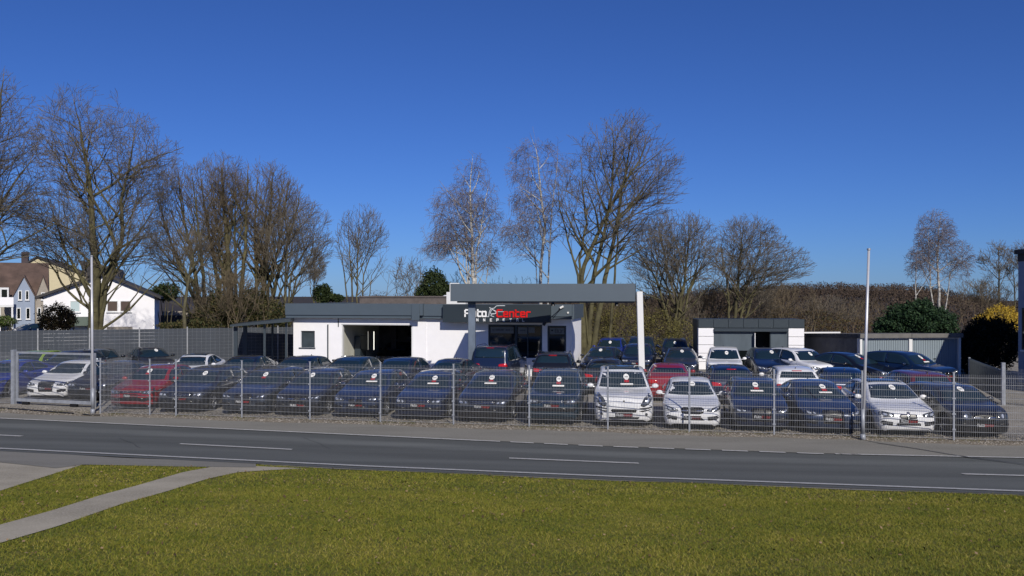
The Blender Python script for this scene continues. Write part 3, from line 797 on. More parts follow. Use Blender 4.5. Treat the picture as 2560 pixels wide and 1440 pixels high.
simple('awning_box', ks, M['slate'], (.86, kw - .86, -.16, -.045, 2.18, 2.36)); 
gm = mat('roller_blind', (.070, .092, .112), .45, var=.22, scale=1.1, stretch=(1, 1, .4))
simple('roller_blind', ks, gm, (.87, 3.0, .05, .07, 1.1, 2.15)); simple('roller_blind', ks, gm, (4.0, 4.93, .05, .07, 1.1, 2.15))
simple('pane', ks, M['glass'], (.87, 3.0, .1, .11, .3, 1.09)); simple('pane', ks, M['glass'], (4.0, 4.93, .1, .11, .3, 1.09))
simple('door_leaf', ks, M['white_trim'], (3.06, 3.1, -.25, .12, .05, 2.1)); simple('door_frame', ks, M['slate'], (3.0, 3.06, .04, .12, .05, 2.15), (3.94, 3.99, .04, .12, .05, 2.15))
simple('floor_slab', ks, M['concrete'], (-.2, kw + .2, -.8, 3.1, -.02, .04))

# ------------------------------------------------------------------ garages
gr_ = empty('garage_block', (17.8, 45.0, 0), R(7), 'pair of concrete garages with grey ribbed up-and-over doors', 'garage')
for x in (0, 5.42):
    mb = MB(); mb.add([(x, .3, 0), (x + .12, .3, 0), (x + .12, 6.4, 0), (x, 6.4, 0), (x, .3, 1.99), (x + .12, .3, 1.99), (x + .12, 6.4, 1.79), (x, 6.4, 1.79)], [(3, 2, 1, 0), (4, 5, 6, 7), (0, 1, 5, 4), (1, 2, 6, 5), (2, 3, 7, 6), (3, 0, 4, 7)]); mb.build('wall', M['concrete'], gr_)
simple('wall', gr_, M['concrete'], (.12, 5.42, 6.3, 6.4, 0, 1.79))
for a, b in ((0, .12), (2.68, 2.86), (5.42, 5.54)): simple('pillar', gr_, M['white_trim'], (a, b, 0, .299, 0, 2.02))
bit = mat('bitumen_roof', (.07, .068, .066), .9, var=.2)
simple('fascia', gr_, M['concrete'], (-.04, 2.755, -.10, .10, 2.021, 2.24), (2.765, 5.6, -.12, .10, 2.021, 2.23))
mb = MB(); mb.add([(-.04, .101, 2.0), (5.6, .101, 2.0), (5.6, 6.45, 1.80), (-.04, 6.45, 1.80), (-.04, .101, 2.225), (5.6, .101, 2.225), (5.6, 6.45, 1.98), (-.04, 6.45, 1.98)], [(3, 2, 1, 0), (4, 5, 6, 7), (0, 1, 5, 4), (1, 2, 6, 5), (2, 3, 7, 6), (3, 0, 4, 7)]); mb.build('roof', bit, gr_)
simple('roof_edge', gr_, M['white_trim'], (-.05, 2.3, 6.455, 6.55, 1.9, 2.06))
for a, b in ((.121, 2.679), (2.861, 5.419)):
    mb = MB(); n = 26; w = (b - a) / n
    for i in range(n): mb.box(a + i * w, a + (i + 1) * w - .022, .10, .13, .05, 1.93)
    mb.box(a, b, .1305, .16, .04, 2.0); d = mb.build('garage_door', M['metal_door'], gr_)
    simple('door_rail', d, M['white_trim'], (a, b, .08, .129, 1.94, 2.01))
    simple('handle', d, M['dark'], ((a + b) / 2 - .06, (a + b) / 2 + .06, .06, .099, .9, .94))

# ------------------------------------------------------------------ house at the right edge
hr = empty('house', (24.62, 42.8, 0), 0, 'tall house in shade cut by the right edge of the photo', 'house')
mb = MB(); mb.box(0, 5.2, -11.5, 0, 0, 6.2); mb.build('wall', M['bluegrey'], hr)
mb = MB(); mb.box(-.14, 5.4, -11.7, .1, 6.201, 6.42); mb.box(-.03, -.001, -11.5, 0, 5.85, 6.2005); mb.build('roof', M['roof_dark'], hr)
wf = simple('window', hr, M['dark'], (-.03, .0, -1.6, -.35, 1.6, 3.6))
simple('pane', wf, M['glass'], (-.04, -.031, -1.5, -.45, 1.7, 3.5)); simple('sill', wf, M['white_trim'], (-.12, -.001, -1.7, -.35, 1.5, 1.58))

# ------------------------------------------------------------------ houses far left
def gable_house(name, base, rot, w, d, eave, apex, wm, rm, label, ax=None, over=.35, rth=.22):
    h = empty(name, (base[0], base[1], 0), rot, label, 'house')
    ax = w / 2 if ax is None else ax
    mb = MB(); mb.prism([(0, 0), (w, 0), (w, eave), (ax, apex), (0, eave)], 0, d); mb.build('wall', wm, h)
    mb = MB()
    for (xa, za, xb, zb_) in ((0, eave, ax, apex), (w, eave, ax, apex)):
        dx, dz = xb - xa, zb_ - za; L_ = math.hypot(dx, dz); ex, ez = dx / L_ * over * 1.5, dz / L_ * over * 1.5
        n_ = (-dz / L_ * (1 if xa == 0 else -1), abs(dx) / L_)
        q = [(xa - ex, za - ez + .01), (xb, zb_ + .01), (xb, zb_ + .01 + rth), (xa - ex, za - ez + .01 + rth)]
        if xa != 0: q = q[::-1]
        mb.prism(q, -over, d + over)
    mb.build('roof', rm, h)
    return h
def window(h, x0, x1, z0, z1, fm=None, pane=None, y=0.0, split=False):
    fm = fm or M['white_trim']
    w = simple('window', h, fm, (x0, x1, y - .06, y - .002, z0, z0 + .08), (x0, x1, y - .06, y - .002, z1 - .08, z1), (x0, x0 + .07, y - .06, y - .002, z0 + .0805, z1 - .0805), (x1 - .07, x1, y - .06, y - .002, z0 + .0805, z1 - .0805))
    if split: simple('mullion', w, fm, ((x0 + x1) / 2 - .06, (x0 + x1) / 2 + .06, y - .055, y - .003, z0 + .081, z1 - .081))
    simple('pane', w, pane or M['glass'], (x0 + .071, x1 - .071, y - .03, y - .0025, z0 + .081, z1 - .081))
    simple('sill', w, M['white_trim'], (x0 - .05, x1 + .05, y - .14, y - .0615, z0 - .06, z0 - .001))
    return w
ra = math.atan2(.33, .94)
HA = gable_house('white_gable_house', (-40.0, 75.1), ra, 8.8, 9, 4.10, 5.95, M['render'], M['roof_dark'], 'white gabled house with dark roof behind the big bare tree', ax=4.7, over=.4)
window(HA, 2.05, 2.85, 2.75, 3.75, pane=mat('pale_shutter', (.40, .50, .52), .6)); window(HA, 4.95, 5.85, 2.75, 3.75, pane=M['shutter']); window(HA, 6.0, 6.9, 2.75, 3.75, pane=M['shutter'])
simple('porch_canopy', HA, mat('green_grey', (.10, .13, .11), .8), (2.0, 3.9, -1.2, -.01, 1.6, 2.35))
simple('porch_canopy', HA, M['beige'], (5.0, 7.0, -.5, -.01, .9, 1.45))
def HPX(px, Y): return PX(px, Y)
HB = gable_house('brown_roofed_house', (PX(-90, 92), 92), R(27), 7.5, 9, 4.3, 4.35, M['beige'], M['roof_brown'], 'old house with long brown roof and white balcony at the far left', over=.1)
wB = 7.5
mb = MB(); mb.add([(-.3, -.4, 4.2), (wB + .3, -.4, 4.2), (wB + .3, 3.5, 7.8), (-.3, 3.5, 7.8), (-.3, -.4, 4.0), (wB + .3, -.4, 4.0), (wB + .3, 9.4, 4.0), (-.3, 9.4, 4.0)], [(0, 1, 2, 3), (4, 7, 6, 5), (0, 4, 5, 1), (3, 2, 6, 7), (0, 3, 7, 4), (1, 5, 6, 2)]); mb.build('roof', M['roof_brown'], HB)
HD = gable_house('blue_gable_house', (PX(33, 91.2), 91.2), R(27), 1.95, 4, 4.1, 6.1, M['bluegrey'], M['roof_brown'], 'narrow blue grey gable front with four tall windows', over=.15)
for x, x2 in ((.3, .45), (1.15, 1.1)):
    window(HD, x, x + .4, 1.7, 2.9); window(HD, x2, x2 + .34, 3.7, 4.7)
HE = gable_house('beige_gable_house', (PX(88, 92.4), 92.4), R(27), 1.45, 4, 3.9, 6.1, M['beige'], M['roof_brown'], 'narrow beige rendered gable front beside the white house', over=.1)
window(HE, .2, .55, 1.9, 2.9); window(HE, .85, 1.2, 1.9, 2.9); window(HE, .55, .9, 3.7, 4.5)
# balcony with columns
bal = empty('balcony_porch', (PX(-40, 89), 89, 0), R(27), 'white columned balcony porch at the left edge of the photo', 'balcony')
wb_ = 2.6
simple('balustrade', bal, M['render'], (0, wb_, 0, .1, 3.2, 4.0), (0, .1, .1, 1.5, 3.2, 4.0)); simple('balcony_floor', bal, M['white_trim'], (0, wb_, 0, 1.5, 3.0, 3.19))
for x in (0.1, 1.3, wb_ - .2): simple('column', bal, M['white_trim'], (x, x + .16, .05, .2, 0, 2.99))
dm = simple('dormer', bal, M['white_trim'], (1.3, 2.1, 1.6, 3, 3.4, 5.0)); simple('pane', dm, M['glass'], (1.45, 1.95, 1.57, 1.595, 3.8, 4.8))
HC_ = gable_house('cream_house', (PX(18, 118), 118), ra, 9.5, 14, 6.9, 9.3, M['cream'], M['roof_dark'], 'cream house with dark mansard roof and chimney behind the others', ax=3.6, over=.3)
simple('chimney', HC_, M['brickred'], (1.5, 2.3, 1, 1.9, 7.6, 10.1))
mb = MB(); mb.prism([(9.6, 4.8), (14, 4.6), (13.4, 8.0), (8.4, 9.1), (9.6, 6.9)], .8, 12); mb.build('mansard_roof', M['roof_dark'], HC_)
simple('wing_wall', HC_, M['cream'], (9.55, 14, 1.2, 12, 0, 4.59))
for x in (10.4, 11.5, 12.6): simple('window', HC_, M['white_trim'], (x, x + .4, .7, .79, 5.6, 6.9))
sh = empty('barn', (PX(402, 88), 88, 0), R(10), 'low dark roofed shed to the right of the white gabled house', 'shed')
simple('wall', sh, M['roof_dark'], (0, 3.4, 0, 6, 0, 2.2)); mb = MB(); mb.prism([(-.3, 3.9), (-.3, 4.1), (3.6, 2.6), (3.6, 2.4)], -.4, 6.3); mb.build('roof', M['roof_dark'], sh)
simple('gable_panel', sh, M['beige'], (.1, 2.6, .02, .1, 2.2, 2.6))

# ------------------------------------------------------------------ cars
def cat_interp(xs_, ys_, x):
    """monotone-ish cubic through the profile points"""
    xs_ = np.array(xs_); ys_ = np.array(ys_)
    h = np.diff(xs_); d = np.diff(ys_) / h
    m = np.zeros(len(xs_)); m[0] = d[0]; m[-1] = d[-1]
    for i in range(1, len(xs_) - 1):
        m[i] = 0 if d[i - 1] * d[i] <= 0 else 2 * d[i - 1] * d[i] / (d[i - 1] + d[i])
    i = np.clip(np.searchsorted(xs_, x) - 1, 0, len(xs_) - 2)
    t = (x - xs_[i]) / h[i]
    return (2*t**3-3*t**2+1)*ys_[i] + (t**3-2*t**2+t)*h[i]*m[i] + (-2*t**3+3*t**2)*ys_[i+1] + (t**3-t**2)*h[i]*m[i+1]

BASE = dict(
 hatch=dict(L=4.3, W=1.79, top=[(0,.56),(.04,.68),(.12,.755),(.35,.83),(.8,.92),(1.12,.985),(1.55,1.21),(1.98,1.395),(2.35,1.45),(2.8,1.465),(3.3,1.44),(3.75,1.365),(4.08,1.09),(4.22,.96),(4.27,.86),(4.3,.62)],
   cowl=1.12, rf=1.98, re=3.75, rgb=4.10, rr=.735, b=(.925,1.02), fw=.84, rw=3.46, R=.325, zb=.14),
 sedan=dict(L=4.65, W=1.83, top=[(0,.55),(.04,.66),(.12,.72),(.4,.80),(.9,.90),(1.25,.955),(1.7,1.17),(2.15,1.345),(2.5,1.405),(2.9,1.42),(3.35,1.375),(3.75,1.26),(4.2,1.07),(4.5,1.03),(4.62,.97),(4.65,.66)],
   cowl=1.25, rf=2.15, re=3.55, rgb=4.15, rr=.70, b=(.90,1.0), fw=.88, rw=3.68, R=.335, zb=.13),
 suv=dict(L=4.55, W=1.88, top=[(0,.70),(.05,.86),(.14,.95),(.4,1.01),(.8,1.06),(1.12,1.10),(1.5,1.36),(1.88,1.575),(2.25,1.645),(2.8,1.675),(3.5,1.65),(4.0,1.585),(4.32,1.25),(4.45,1.10),(4.51,.98),(4.55,.74)],
   cowl=1.12, rf=1.88, re=4.0, rgb=4.34, rr=.745, b=(1.04,1.14), fw=.86, rw=3.62, R=.365, zb=.17),
 van=dict(L=4.6, W=1.86, top=[(0,.72),(.05,.9),(.14,1.0),(.4,1.06),(.8,1.12),(1.1,1.17),(1.45,1.42),(1.85,1.70),(2.3,1.82),(3.0,1.86),(3.9,1.85),(4.35,1.80),(4.48,1.3),(4.54,1.1),(4.57,.98),(4.6,.74)],
   cowl=1.1, rf=1.85, re=4.35, rgb=4.48, rr=.80, b=(1.08,1.14), fw=.86, rw=3.68, R=.345, zb=.17),
 estate=dict(L=4.7, W=1.83, top=[(0,.56),(.04,.68),(.12,.74),(.4,.82),(.9,.91),(1.2,.965),(1.65,1.2),(2.1,1.385),(2.5,1.445),(3.0,1.46),(3.7,1.435),(4.15,1.37),(4.5,1.10),(4.62,.98),(4.67,.88),(4.7,.64)],
   cowl=1.2, rf=2.1, re=4.15, rgb=4.5, rr=.73, b=(.915,1.01), fw=.88, rw=3.75, R=.33, zb=.13),
 mini=dict(L=3.95, W=1.71, top=[(0,.58),(.04,.70),(.14,.79),(.4,.88),(.75,.95),(.98,.99),(1.28,1.18),(1.62,1.345),(2.0,1.405),(2.6,1.415),(3.2,1.39),(3.55,1.335),(3.78,1.05),(3.87,.92),(3.92,.82),(3.95,.6)],
   cowl=.98, rf=1.62, re=3.55, rgb=3.78, rr=.76, b=(.93,.99), fw=.76, rw=3.2, R=.31, zb=.14),
)
def plan(d, L_):
    f = np.interp(d, [0, .03, .08, .18, .4, .9, 1.5], [.72, .80, .87, .93, .975, .995, 1.0])
    r = np.interp(L_ - d, [0, .03, .08, .2, .5, 1.0], [.80, .86, .91, .955, .985, 1.0])
    return min(f, r)

class Body: pass
def body_mesh(kind):
    s = BASE[kind]; L_, W = s['L'], s['W']
    tx = [p[0] for p in s['top']]; tz = [p[1] for p in s['top']]
    st = set([0, .02, .05, .09, .15, .22, .32, .45, .6])
    st |= set(np.round(np.linspace(.7, L_ - .5, 26), 3)) | set(L_ - np.array([.5, .38, .28, .2, .13, .08, .045, .02, 0]))
    Ra = s['R'] + .045
    for w in (s['fw'], s['rw']):
        st = {d for d in st if not (abs(abs(d - w) - Ra) < .05)}
        st |= {w + k * Ra for k in (-1.0, -.97, -.85, -.6, -.3, 0, .3, .6, .85, .97, 1.0)} | {w - Ra - .012, w + Ra + .012}
    st = sorted(d for d in st if 0 <= d <= L_)
    rings = []; zr_mid = s['b'][0]
    H = max(tz)
    def tops(d): return float(cat_interp(tx, tz, d))
    def belt(d):
        t = tops(d)
        if d <= s['cowl']: return min(t - .045, s['b'][0])
        if d >= s['rgb']: return t - .05
        return min(t - .03, np.interp(d, [s['cowl'], s['rgb']], s['b']))
    for d in st:
        zt = tops(d); zb = belt(d); pl_ = plan(d, L_); w = W / 2 * pl_
        z0 = s['zb'] + max(0, .10 - d) * .8 + max(0, .16 - (L_ - d)) * 1.0
        k = min(1.0, max(0, (zt - zb - .06) / (H - s['b'][1] - .10)))
        wr = (w * .84) * (1 - k) + (W / 2 * s['rr']) * k
        c = .055 * k + .012
        pts = [[0, z0], [w * .84, z0], [w * .965, z0 + .06], [w * 1.0, z0 + (zb - z0) * .38], [w * .992, z0 + (zb - z0) * .68], [w * .972, zb - .065], [w * .93, zb],
               [(w * .93) * .52 + (wr + .03) * .48 , zb + (zt - c - zb) * .5], [wr, zt - c], [wr - .06, zt - c * .45], [wr * .55, zt - .006 - .008 * (1 - k)], [0, zt]]
        for wc in (s['fw'], s['rw']):
            if abs(d - wc) <= Ra + 1e-6:
                za = math.sqrt(max(0, Ra ** 2 - (d - wc) ** 2)) + s['R']
                for q in range(4):
                    pts[q][1] = max(pts[q][1], za + (.0, .0, .0, .035)[q])
                if pts[3][1] > pts[4][1] - .02: pts[4][1] = pts[3][1] + .03
                if pts[4][1] > pts[5][1] - .01: pts[5][1] = pts[4][1] + .015
        full = [(x, z) for x, z in pts] + [(-x, z) for x, z in pts[-2:0:-1]]
        rings.append([(x, d - L_ / 2, z) for x, z in full])
    n = len(rings[0]); V = [p for r in rings for p in r]; Fa = []
    for i in range(len(rings) - 1):
        for j in range(n):
            k = (j + 1) % n
            Fa.append((i * n + j, i * n + k, (i + 1) * n + k, (i + 1) * n + j))
    Fa = [f[::-1] for f in Fa]
    Fa.append(tuple(range(n))[::1]); Fa.append(tuple((len(rings) - 1) * n + j for j in range(n))[::-1])
    me = bpy.data.meshes.new('body'); me.from_pydata(V, [], Fa)
    import bmesh
    bm = bmesh.new(); bm.from_mesh(me); bmesh.ops.recalc_face_normals(bm, faces=bm.faces); bm.to_mesh(me); bm.free()
    me.polygons.foreach_set('use_smooth', [True] * len(me.polygons))
    # dark underside
    me.materials.append(P['navy']); me.materials.append(M['underbody'])
    for p in me.polygons:
        if p.normal.z < -.75 and p.center.z < .85: p.material_index = 1
    me.update()
    B = Body(); B.me = me; B.s = s; B.kind = kind; B.tops = tops; B.belt = belt
    B.bvh = BVHTree.FromPolygons([Vector(v) for v in V], [tuple(f) for f in Fa])
    B.L, B.W, B.H = L_, W, H
    return B

def patch(B, poly, mode, off=.008, skirt=True):
    """drape a polygon over the body. mode: front, rear, left, right, up; poly in (x,z), (y,z) or (x,y)"""
    pts = []
    for (a, b) in zip(poly, poly[1:] + poly[:1]):
        n = max(1, int(math.dist(a, b) / .09))
        for i in range(n): pts.append((a[0] + (b[0] - a[0]) * i / n, a[1] + (b[1] - a[1]) * i / n))
    cx = sum(p[0] for p in pts) / len(pts); cz = sum(p[1] for p in pts) / len(pts)
    dirs = dict(front=(0, 1, 0), rear=(0, -1, 0), left=(1, 0, 0), right=(-1, 0, 0), up=(0, 0, -1))
    d = Vector(dirs[mode])
    def proj(a, b, o):
        if mode in ('front', 'rear'): org = Vector((a, -6 if mode == 'front' else 6, b))
        elif mode in ('left', 'right'): org = Vector((-5 if mode == 'left' else 5, a, b))
        else: org = Vector((a, b, 5))
        h, nrm, _, _ = B.bvh.ray_cast(org, d)
        if h is None:
            q = org.copy()
            if mode in ('front', 'rear'): q.y = -B.L / 2 * .96 if mode == 'front' else B.L / 2 * .96
            elif mode in ('left', 'right'): q.x = -B.W / 2 * .9 if mode == 'left' else B.W / 2 * .9
            else: q.z = B.H
            h, nrm, _, _ = B.bvh.find_nearest(q)
        if nrm.dot(d) > 0: nrm = -nrm
        return h + nrm * o
    lv = [1.0, .72, .42] ; n = len(pts); V = []
    if skirt: V += [proj(cx + (x - cx) * 1.01, cz + (z - cz) * 1.01, -.004) for x, z in pts]
    for l in lv: V += [proj(cx + (x - cx) * l, cz + (z - cz) * l, off) for x, z in pts]
    V.append(proj(cx, cz, off)); nr = len(lv) + (1 if skirt else 0)
    Fa = []
    for r in range(nr - 1):
        for i in range(n): Fa.append((r * n + i, r * n + (i + 1) % n, (r + 1) * n + (i + 1) % n, (r + 1) * n + i))
    for i in range(n): Fa.append(((nr - 1) * n + i, (nr - 1) * n + (i + 1) % n, len(V) - 1))
    # face outward
    f = Fa[-1]; nn = (V[f[1]] - V[f[0]]).cross(V[f[2]] - V[f[0]])
    if nn.dot(d) > 0: Fa = [f[::-1] for f in Fa]
    return V, Fa
def pmesh(B, name, polys, mode, m, off=.008, extra=None):
    mb = MB()
    for p in polys:
        V, Fa = patch(B, p, mode, off); mb.add(V, Fa)
    return mb.mesh(name, m, smooth=True)
def mir(poly): return [(-x, z) for x, z in poly][::-1]

BODIES = {k: body_mesh(k) for k in BASE}
def wheel_meshes(Rw):
    t = MB(); t.lathe([(Rw * .66, -.105), (Rw * .93, -.11), (Rw, -.075), (Rw, .075), (Rw * .93, .11), (Rw * .66, .105)], 22)
    r = MB(); r.lathe([(Rw * .67, -.10), (Rw * .70, -.09), (Rw * .62, -.06), (Rw * .60, .0)], 22)
    for k in range(5):
        mt = Matrix.Rotation(k * 2 * math.pi / 5, 4, 'X')
        r.box(-.098, -.07, -.022, .022, .03, Rw * .66, mt); 
        mt2 = Matrix.Rotation(k * 2 * math.pi / 5 + .18, 4, 'X'); r.box(-.094, -.068, -.014, .014, .05, Rw * .66, mt2)
    r.tube((-.075, 0, 0), (-.102, 0, 0), .05, .04, 10)
    h = MB(); h.tube((-.03, 0, 0), (.06, 0, 0), Rw * .60, Rw * .60, 16)
    return t.mesh('tyre', M['tyre'], True), r.mesh('rim', M['rim']), h.mesh('brake_disc', M['dark'])
WHEELS = {}
# sticker and plate meshes shared by all the cars
m_ = MB(); m_.tube((0, 0, 0), (0, -.006, 0), .088, .088, 16); DISC = m_.mesh('price_sticker', M['sticker'])
m_ = MB()
for i in range(3): m_.box(-.05 + i * .036, -.028 + i * .036, -.0085, -.0065, -.02, .02)
DIGITS = m_.mesh('digits', M['anth_dark'])
m_ = MB(); m_.box(-.075, .075, -.006, 0, -.035, .035); TAG = m_.mesh('red_tag', M['red_tag'])
m_ = MB(); m_.box(-.2, .2, -.006, 0, -.022, .022); CARD = m_.mesh('info_card', M['sticker'])
m_ = MB(); m_.bevbox(-.26, .26, -.014, 0, -.057, .057, .004); PLATE = m_.mesh('number_plate', M['plate'])
m_ = MB(); xx = -.225; s_ = .0115
for ch in 'Auto': letter_mb(m_, ch, xx, -.034, s_, .013, .0015, -.0145); xx += WID[ch] * s_ + .013
LET_W = m_.mesh('lettering', M['plate_white'])
m_ = MB(); xx = .0
for ch in 'Center': letter_mb(m_, ch, xx, -.034, s_ * .84, .012, .0015, -.0145); xx += WID[ch] * s_ * .84 + .0115
LET_R = m_.mesh('lettering', M['plate_red'])

def star(mb, r, c, y):
    for k in range(3):
        a = math.pi / 2 + k * 2 * math.pi / 3
        mb.tube((c[0], y, c[1]), (c[0] + r * math.cos(a), y, c[1] + r * math.sin(a)), r * .14, r * .05, 4)
def ring(mb, r, c, y, w=.1):
    n = 14
    for k in range(n):
        a, b = 2 * math.pi * k / n, 2 * math.pi * (k + 1) / n
        mb.tube((c[0] + r * math.cos(a), y, c[1] + r * math.sin(a)), (c[0] + r * math.cos(b), y, c[1] + r * math.sin(b)), r * w, n=4, cap=False)

def front_y(B, x, z):
    h = B.bvh.ray_cast(Vector((x, -6, z)), Vector((0, 1, 0)))[0]
    return h.y if h else -B.L / 2
def model(kind, face, rails=False, sunroof=False, dz=0.0):
    """list of parts: (name, mesh, paintable, parent index, loc, rot)"""
    B = BODIES[kind]; s = B.s; W2 = B.W / 2; L2 = B.L / 2; parts = []
    def add(name, me, paintable=False, par=None, loc=(0, 0, 0), rot=None):
        parts.append((name, me, paintable, par, loc, rot)); return len(parts) - 1
    add('body', B.me, True)
    tz = B.tops; cz, rz_ = tz(s['cowl']), tz(s['rf'])
    # windscreen and rear window
    bw_, tw = W2 * .80, W2 * s['rr'] - .085
    add('windscreen', pmesh(B, 'windscreen', [[(-bw_, cz + .03), (-bw_ * .5, cz + .012), (bw_ * .5, cz + .012), (bw_, cz + .03), (tw + .02, rz_ - .045), (tw * .5, rz_ - .022), (-tw * .5, rz_ - .022), (-tw - .02, rz_ - .045)]], 'front', M['car_glass']))
    rgz = tz(s['rgb']); rez = tz(s['re'])
    add('rear_window', pmesh(B, 'rear_window', [[(-W2 * .74, rgz + .03), (W2 * .74, rgz + .03), (tw - .01, rez - .05), (-tw + .01, rez - .05)]], 'rear', M['car_glass']))
    # side windows
    def yz(d, f): # point a fraction f up the side glass at station d
        b = B.belt(d); t = tz(d) - .055; return (d - L2, b + .022 + (t - b - .045) * f)
    f0, f1 = s['cowl'] + .30, s['rf'] + .02; mid = (s['rf'] + s['re']) / 2 - .12; back = s['re'] - .02; e = s['rgb'] - (.12 if kind != 'sedan' else .35)
    for side in ('left', 'right'):
        add('side_window', pmesh(B, 'side_window', [[yz(f0, .05), yz(mid - .03, .0), yz(mid - .03, 1), yz((f1 + mid) / 2, 1), yz(f1 + .06, .97), yz((f0 + f1) / 2, .82)]], side, M['car_glass']))
        add('side_window', pmesh(B, 'side_window', [[yz(mid + .03, .0), yz(e - .18, .02), yz(e, .3), yz(back - .12, .93), yz((mid + back) / 2, 1), yz(mid + .03, 1)]], side, M['car_glass']))
    # front face
    hz = {'suv': .80, 'van': .82}.get(kind, .655) + dz; x_o = W2 * .93
    def H(pts): return [(x * W2, hz + z) for x, z in pts]
    heads = {
     'wedge': H([(.50, -.045), (.72, -.06), (.90, -.01), (.955, .065), (.90, .085), (.70, .04), (.52, .0)]),
     'almond': H([(.50, -.055), (.78, -.07), (.93, -.02), (.95, .055), (.82, .075), (.62, .045), (.48, .01)]),
     'oval': H([(.55, -.10), (.66, -.13), (.80, -.06), (.90, .06), (.88, .16), (.80, .18), (.66, .08)]),
     'round': H([(.60 + .15 * math.cos(a), .01 + .125 * math.sin(a)) for a in [k * math.pi / 5 for k in range(10)]]),
     'box': H([(.50, -.06), (.92, -.06), (.95, .05), (.85, .085), (.50, .06)]),
    }
    hp = heads[face['head']]; hcx = sum(p[0] for p in hp) / len(hp); hcz = sum(p[1] for p in hp) / len(hp)
    hp = [(hcx + (x - hcx) * 1.12, hcz + (z - hcz) * 1.22) for x, z in hp]
    for q, pp in ((1, hp), (-1, mir(hp))):
        i = add('headlight', pmesh(B, 'headlight', [pp], 'front', M['lamp_house'], .010))
        cx = sum(p[0] for p in pp) / len(pp); cz_ = sum(p[1] for p in pp) / len(pp)
        sub = [[(cx + q * .02 + (x - cx) * .26, cz_ + (z - cz_) * .42) for x, z in pp]]
        if face['head'] in ('wedge', 'almond', 'box'): sub.append([(cx - q * .13 + (x - cx) * .16, cz_ - .01 + (z - cz_) * .32) for x, z in pp])
        add('lamp_lens', pmesh(B, 'lamp_lens', sub, 'front', M['lamp_lens'], .016), par=i)
    g_ = face['grille']; gz0 = hz
    def G(pts, o=.008, m=M['grille'], nm='grille', par=None): return add(nm, pmesh(B, nm, pts if isinstance(pts[0], list) else [pts], 'front', m, o), par=par)
    def gpoly(pts, k=1.0): return [(x * W2, gz0 + z) for x, z in pts]
    if g_ == 'single':
        full = gpoly([(-.36, .03), (-.30, .075), (.30, .075), (.36, .03), (.28, -.30), (-.28, -.30)])
        G([(x * 1.06, gz0 - .11 + (z - gz0 + .11) * 1.06) for x, z in full], .006, M['chrome'], 'grille_frame'); gi = G(full, .012)
        bars = [[(-W2 * .31, gz0 + k), (W2 * .31, gz0 + k), (W2 * .31, gz0 + k + .012), (-W2 * .31, gz0 + k + .012)] for k in (-.02, -.085, -.15, -.215)]
        G(bars, .016, M['lamp_house'], 'grille_bar', gi); bz, pz = .03, -.17
    elif g_ == 'kidney':
        kd = [(.025, -.125), (.25, -.11), (.28, -.04), (.23, .0), (.05, .0), (.02, -.05)]
        both = [gpoly(kd), mir(gpoly(kd))]
        G([[(x * 1.0 + (.0), z) for x, z in b] for b in [[((x - .15 * W2 * (1 if x > 0 else -1)) * 1.09 + .15 * W2 * (1 if x > 0 else -1), gz0 - .06 + (z - gz0 + .06) * 1.12) for x, z in b] for b in both]], .006, M['chrome'], 'grille_frame')
        G(both, .012); G(gpoly([(-.36, -.24), (-.40, -.32), (.40, -.32), (.36, -.24)]), .008, nm='lower_intake'); bz, pz = .045, -.19
    elif g_ == 'star':
        full = gpoly([(-.40, .01), (-.30, .055), (.30, .055), (.40, .01), (.36, -.11), (.24, -.14), (-.24, -.14), (-.36, -.11)])
        gi = G(full, .010); G([gpoly([(-.38, -.05), (-.13, -.055), (-.13, -.03), (-.38, -.025)]), gpoly([(.13, -.055), (.38, -.05), (.38, -.025), (.13, -.03)])], .016, M['chrome'], 'grille_bar', gi)
        G(gpoly([(-.30, -.24), (-.40, -.33), (.40, -.33), (.30, -.24)]), .008, nm='lower_intake'); bz, pz = -.04, -.25
    elif g_ == 'slot':
        G(gpoly([(-.42, -.27), (-.38, -.33), (.38, -.33), (.42, -.27), (.38, -.235), (-.38, -.235)]), .010)
        for q in (1, -1):
            a = gpoly([(.50, -.20), (.80, -.17), (.90, -.145), (.90, -.195), (.80, -.215), (.55, -.245)]); b = gpoly([(.48, -.285), (.75, -.25), (.86, -.22), (.84, -.255), (.6, -.315)])
            G([a, b] if q > 0 else [mir(a), mir(b)], .009, nm='side_intake')
            fgl = gpoly([(.72 + .045 * math.cos(t), -.385 + .05 * math.sin(t)) for t in [k * math.pi / 4 for k in range(8)]]); G(fgl if q > 0 else mir(fgl), .010, M['lamp_house'], 'fog_lamp')
        G(gpoly([(-.5, -.47), (.5, -.47), (.46, -.53), (-.46, -.53)]), .008, nm='lower_intake'); bz, pz = .0, -.405
    else:   # bar
        full = gpoly([(-.46, -.04), (.46, -.04), (.48, .03), (-.48, .03)])
        gi = G(full, .010); G([gpoly([(-.44, .012), (.44, .012), (.44, .026), (-.44, .026)]), gpoly([(-.44, -.03), (.44, -.03), (.44, -.018), (-.44, -.018)])], .015, M['chrome'], 'grille_bar', gi)
        G(gpoly([(-.50, -.20), (.50, -.20), (.56, -.32), (-.56, -.32)]), .008, nm='lower_intake'); bz, pz = .0, -.13
    if g_ != 'slot':
        for q in (1, -1):
            a = gpoly([(.50, -.22), (.82, -.18), (.88, -.24), (.80, -.31), (.52, -.33)])
            G(a if q > 0 else mir(a), .008, nm='side_intake')
    # shut line of the bonnet
    zl = hz + .085
    ln = [(-W2 * .62, zl + .035), (-W2 * .3, zl + .03), (W2 * .3, zl + .03), (W2 * .62, zl + .035), (W2 * .62, zl + .045), (W2 * .3, zl + .04), (-W2 * .3, zl + .04), (-W2 * .62, zl + .045)]
    # badge
    yb = front_y(B, 0, gz0 + bz) - .012; mb = MB()
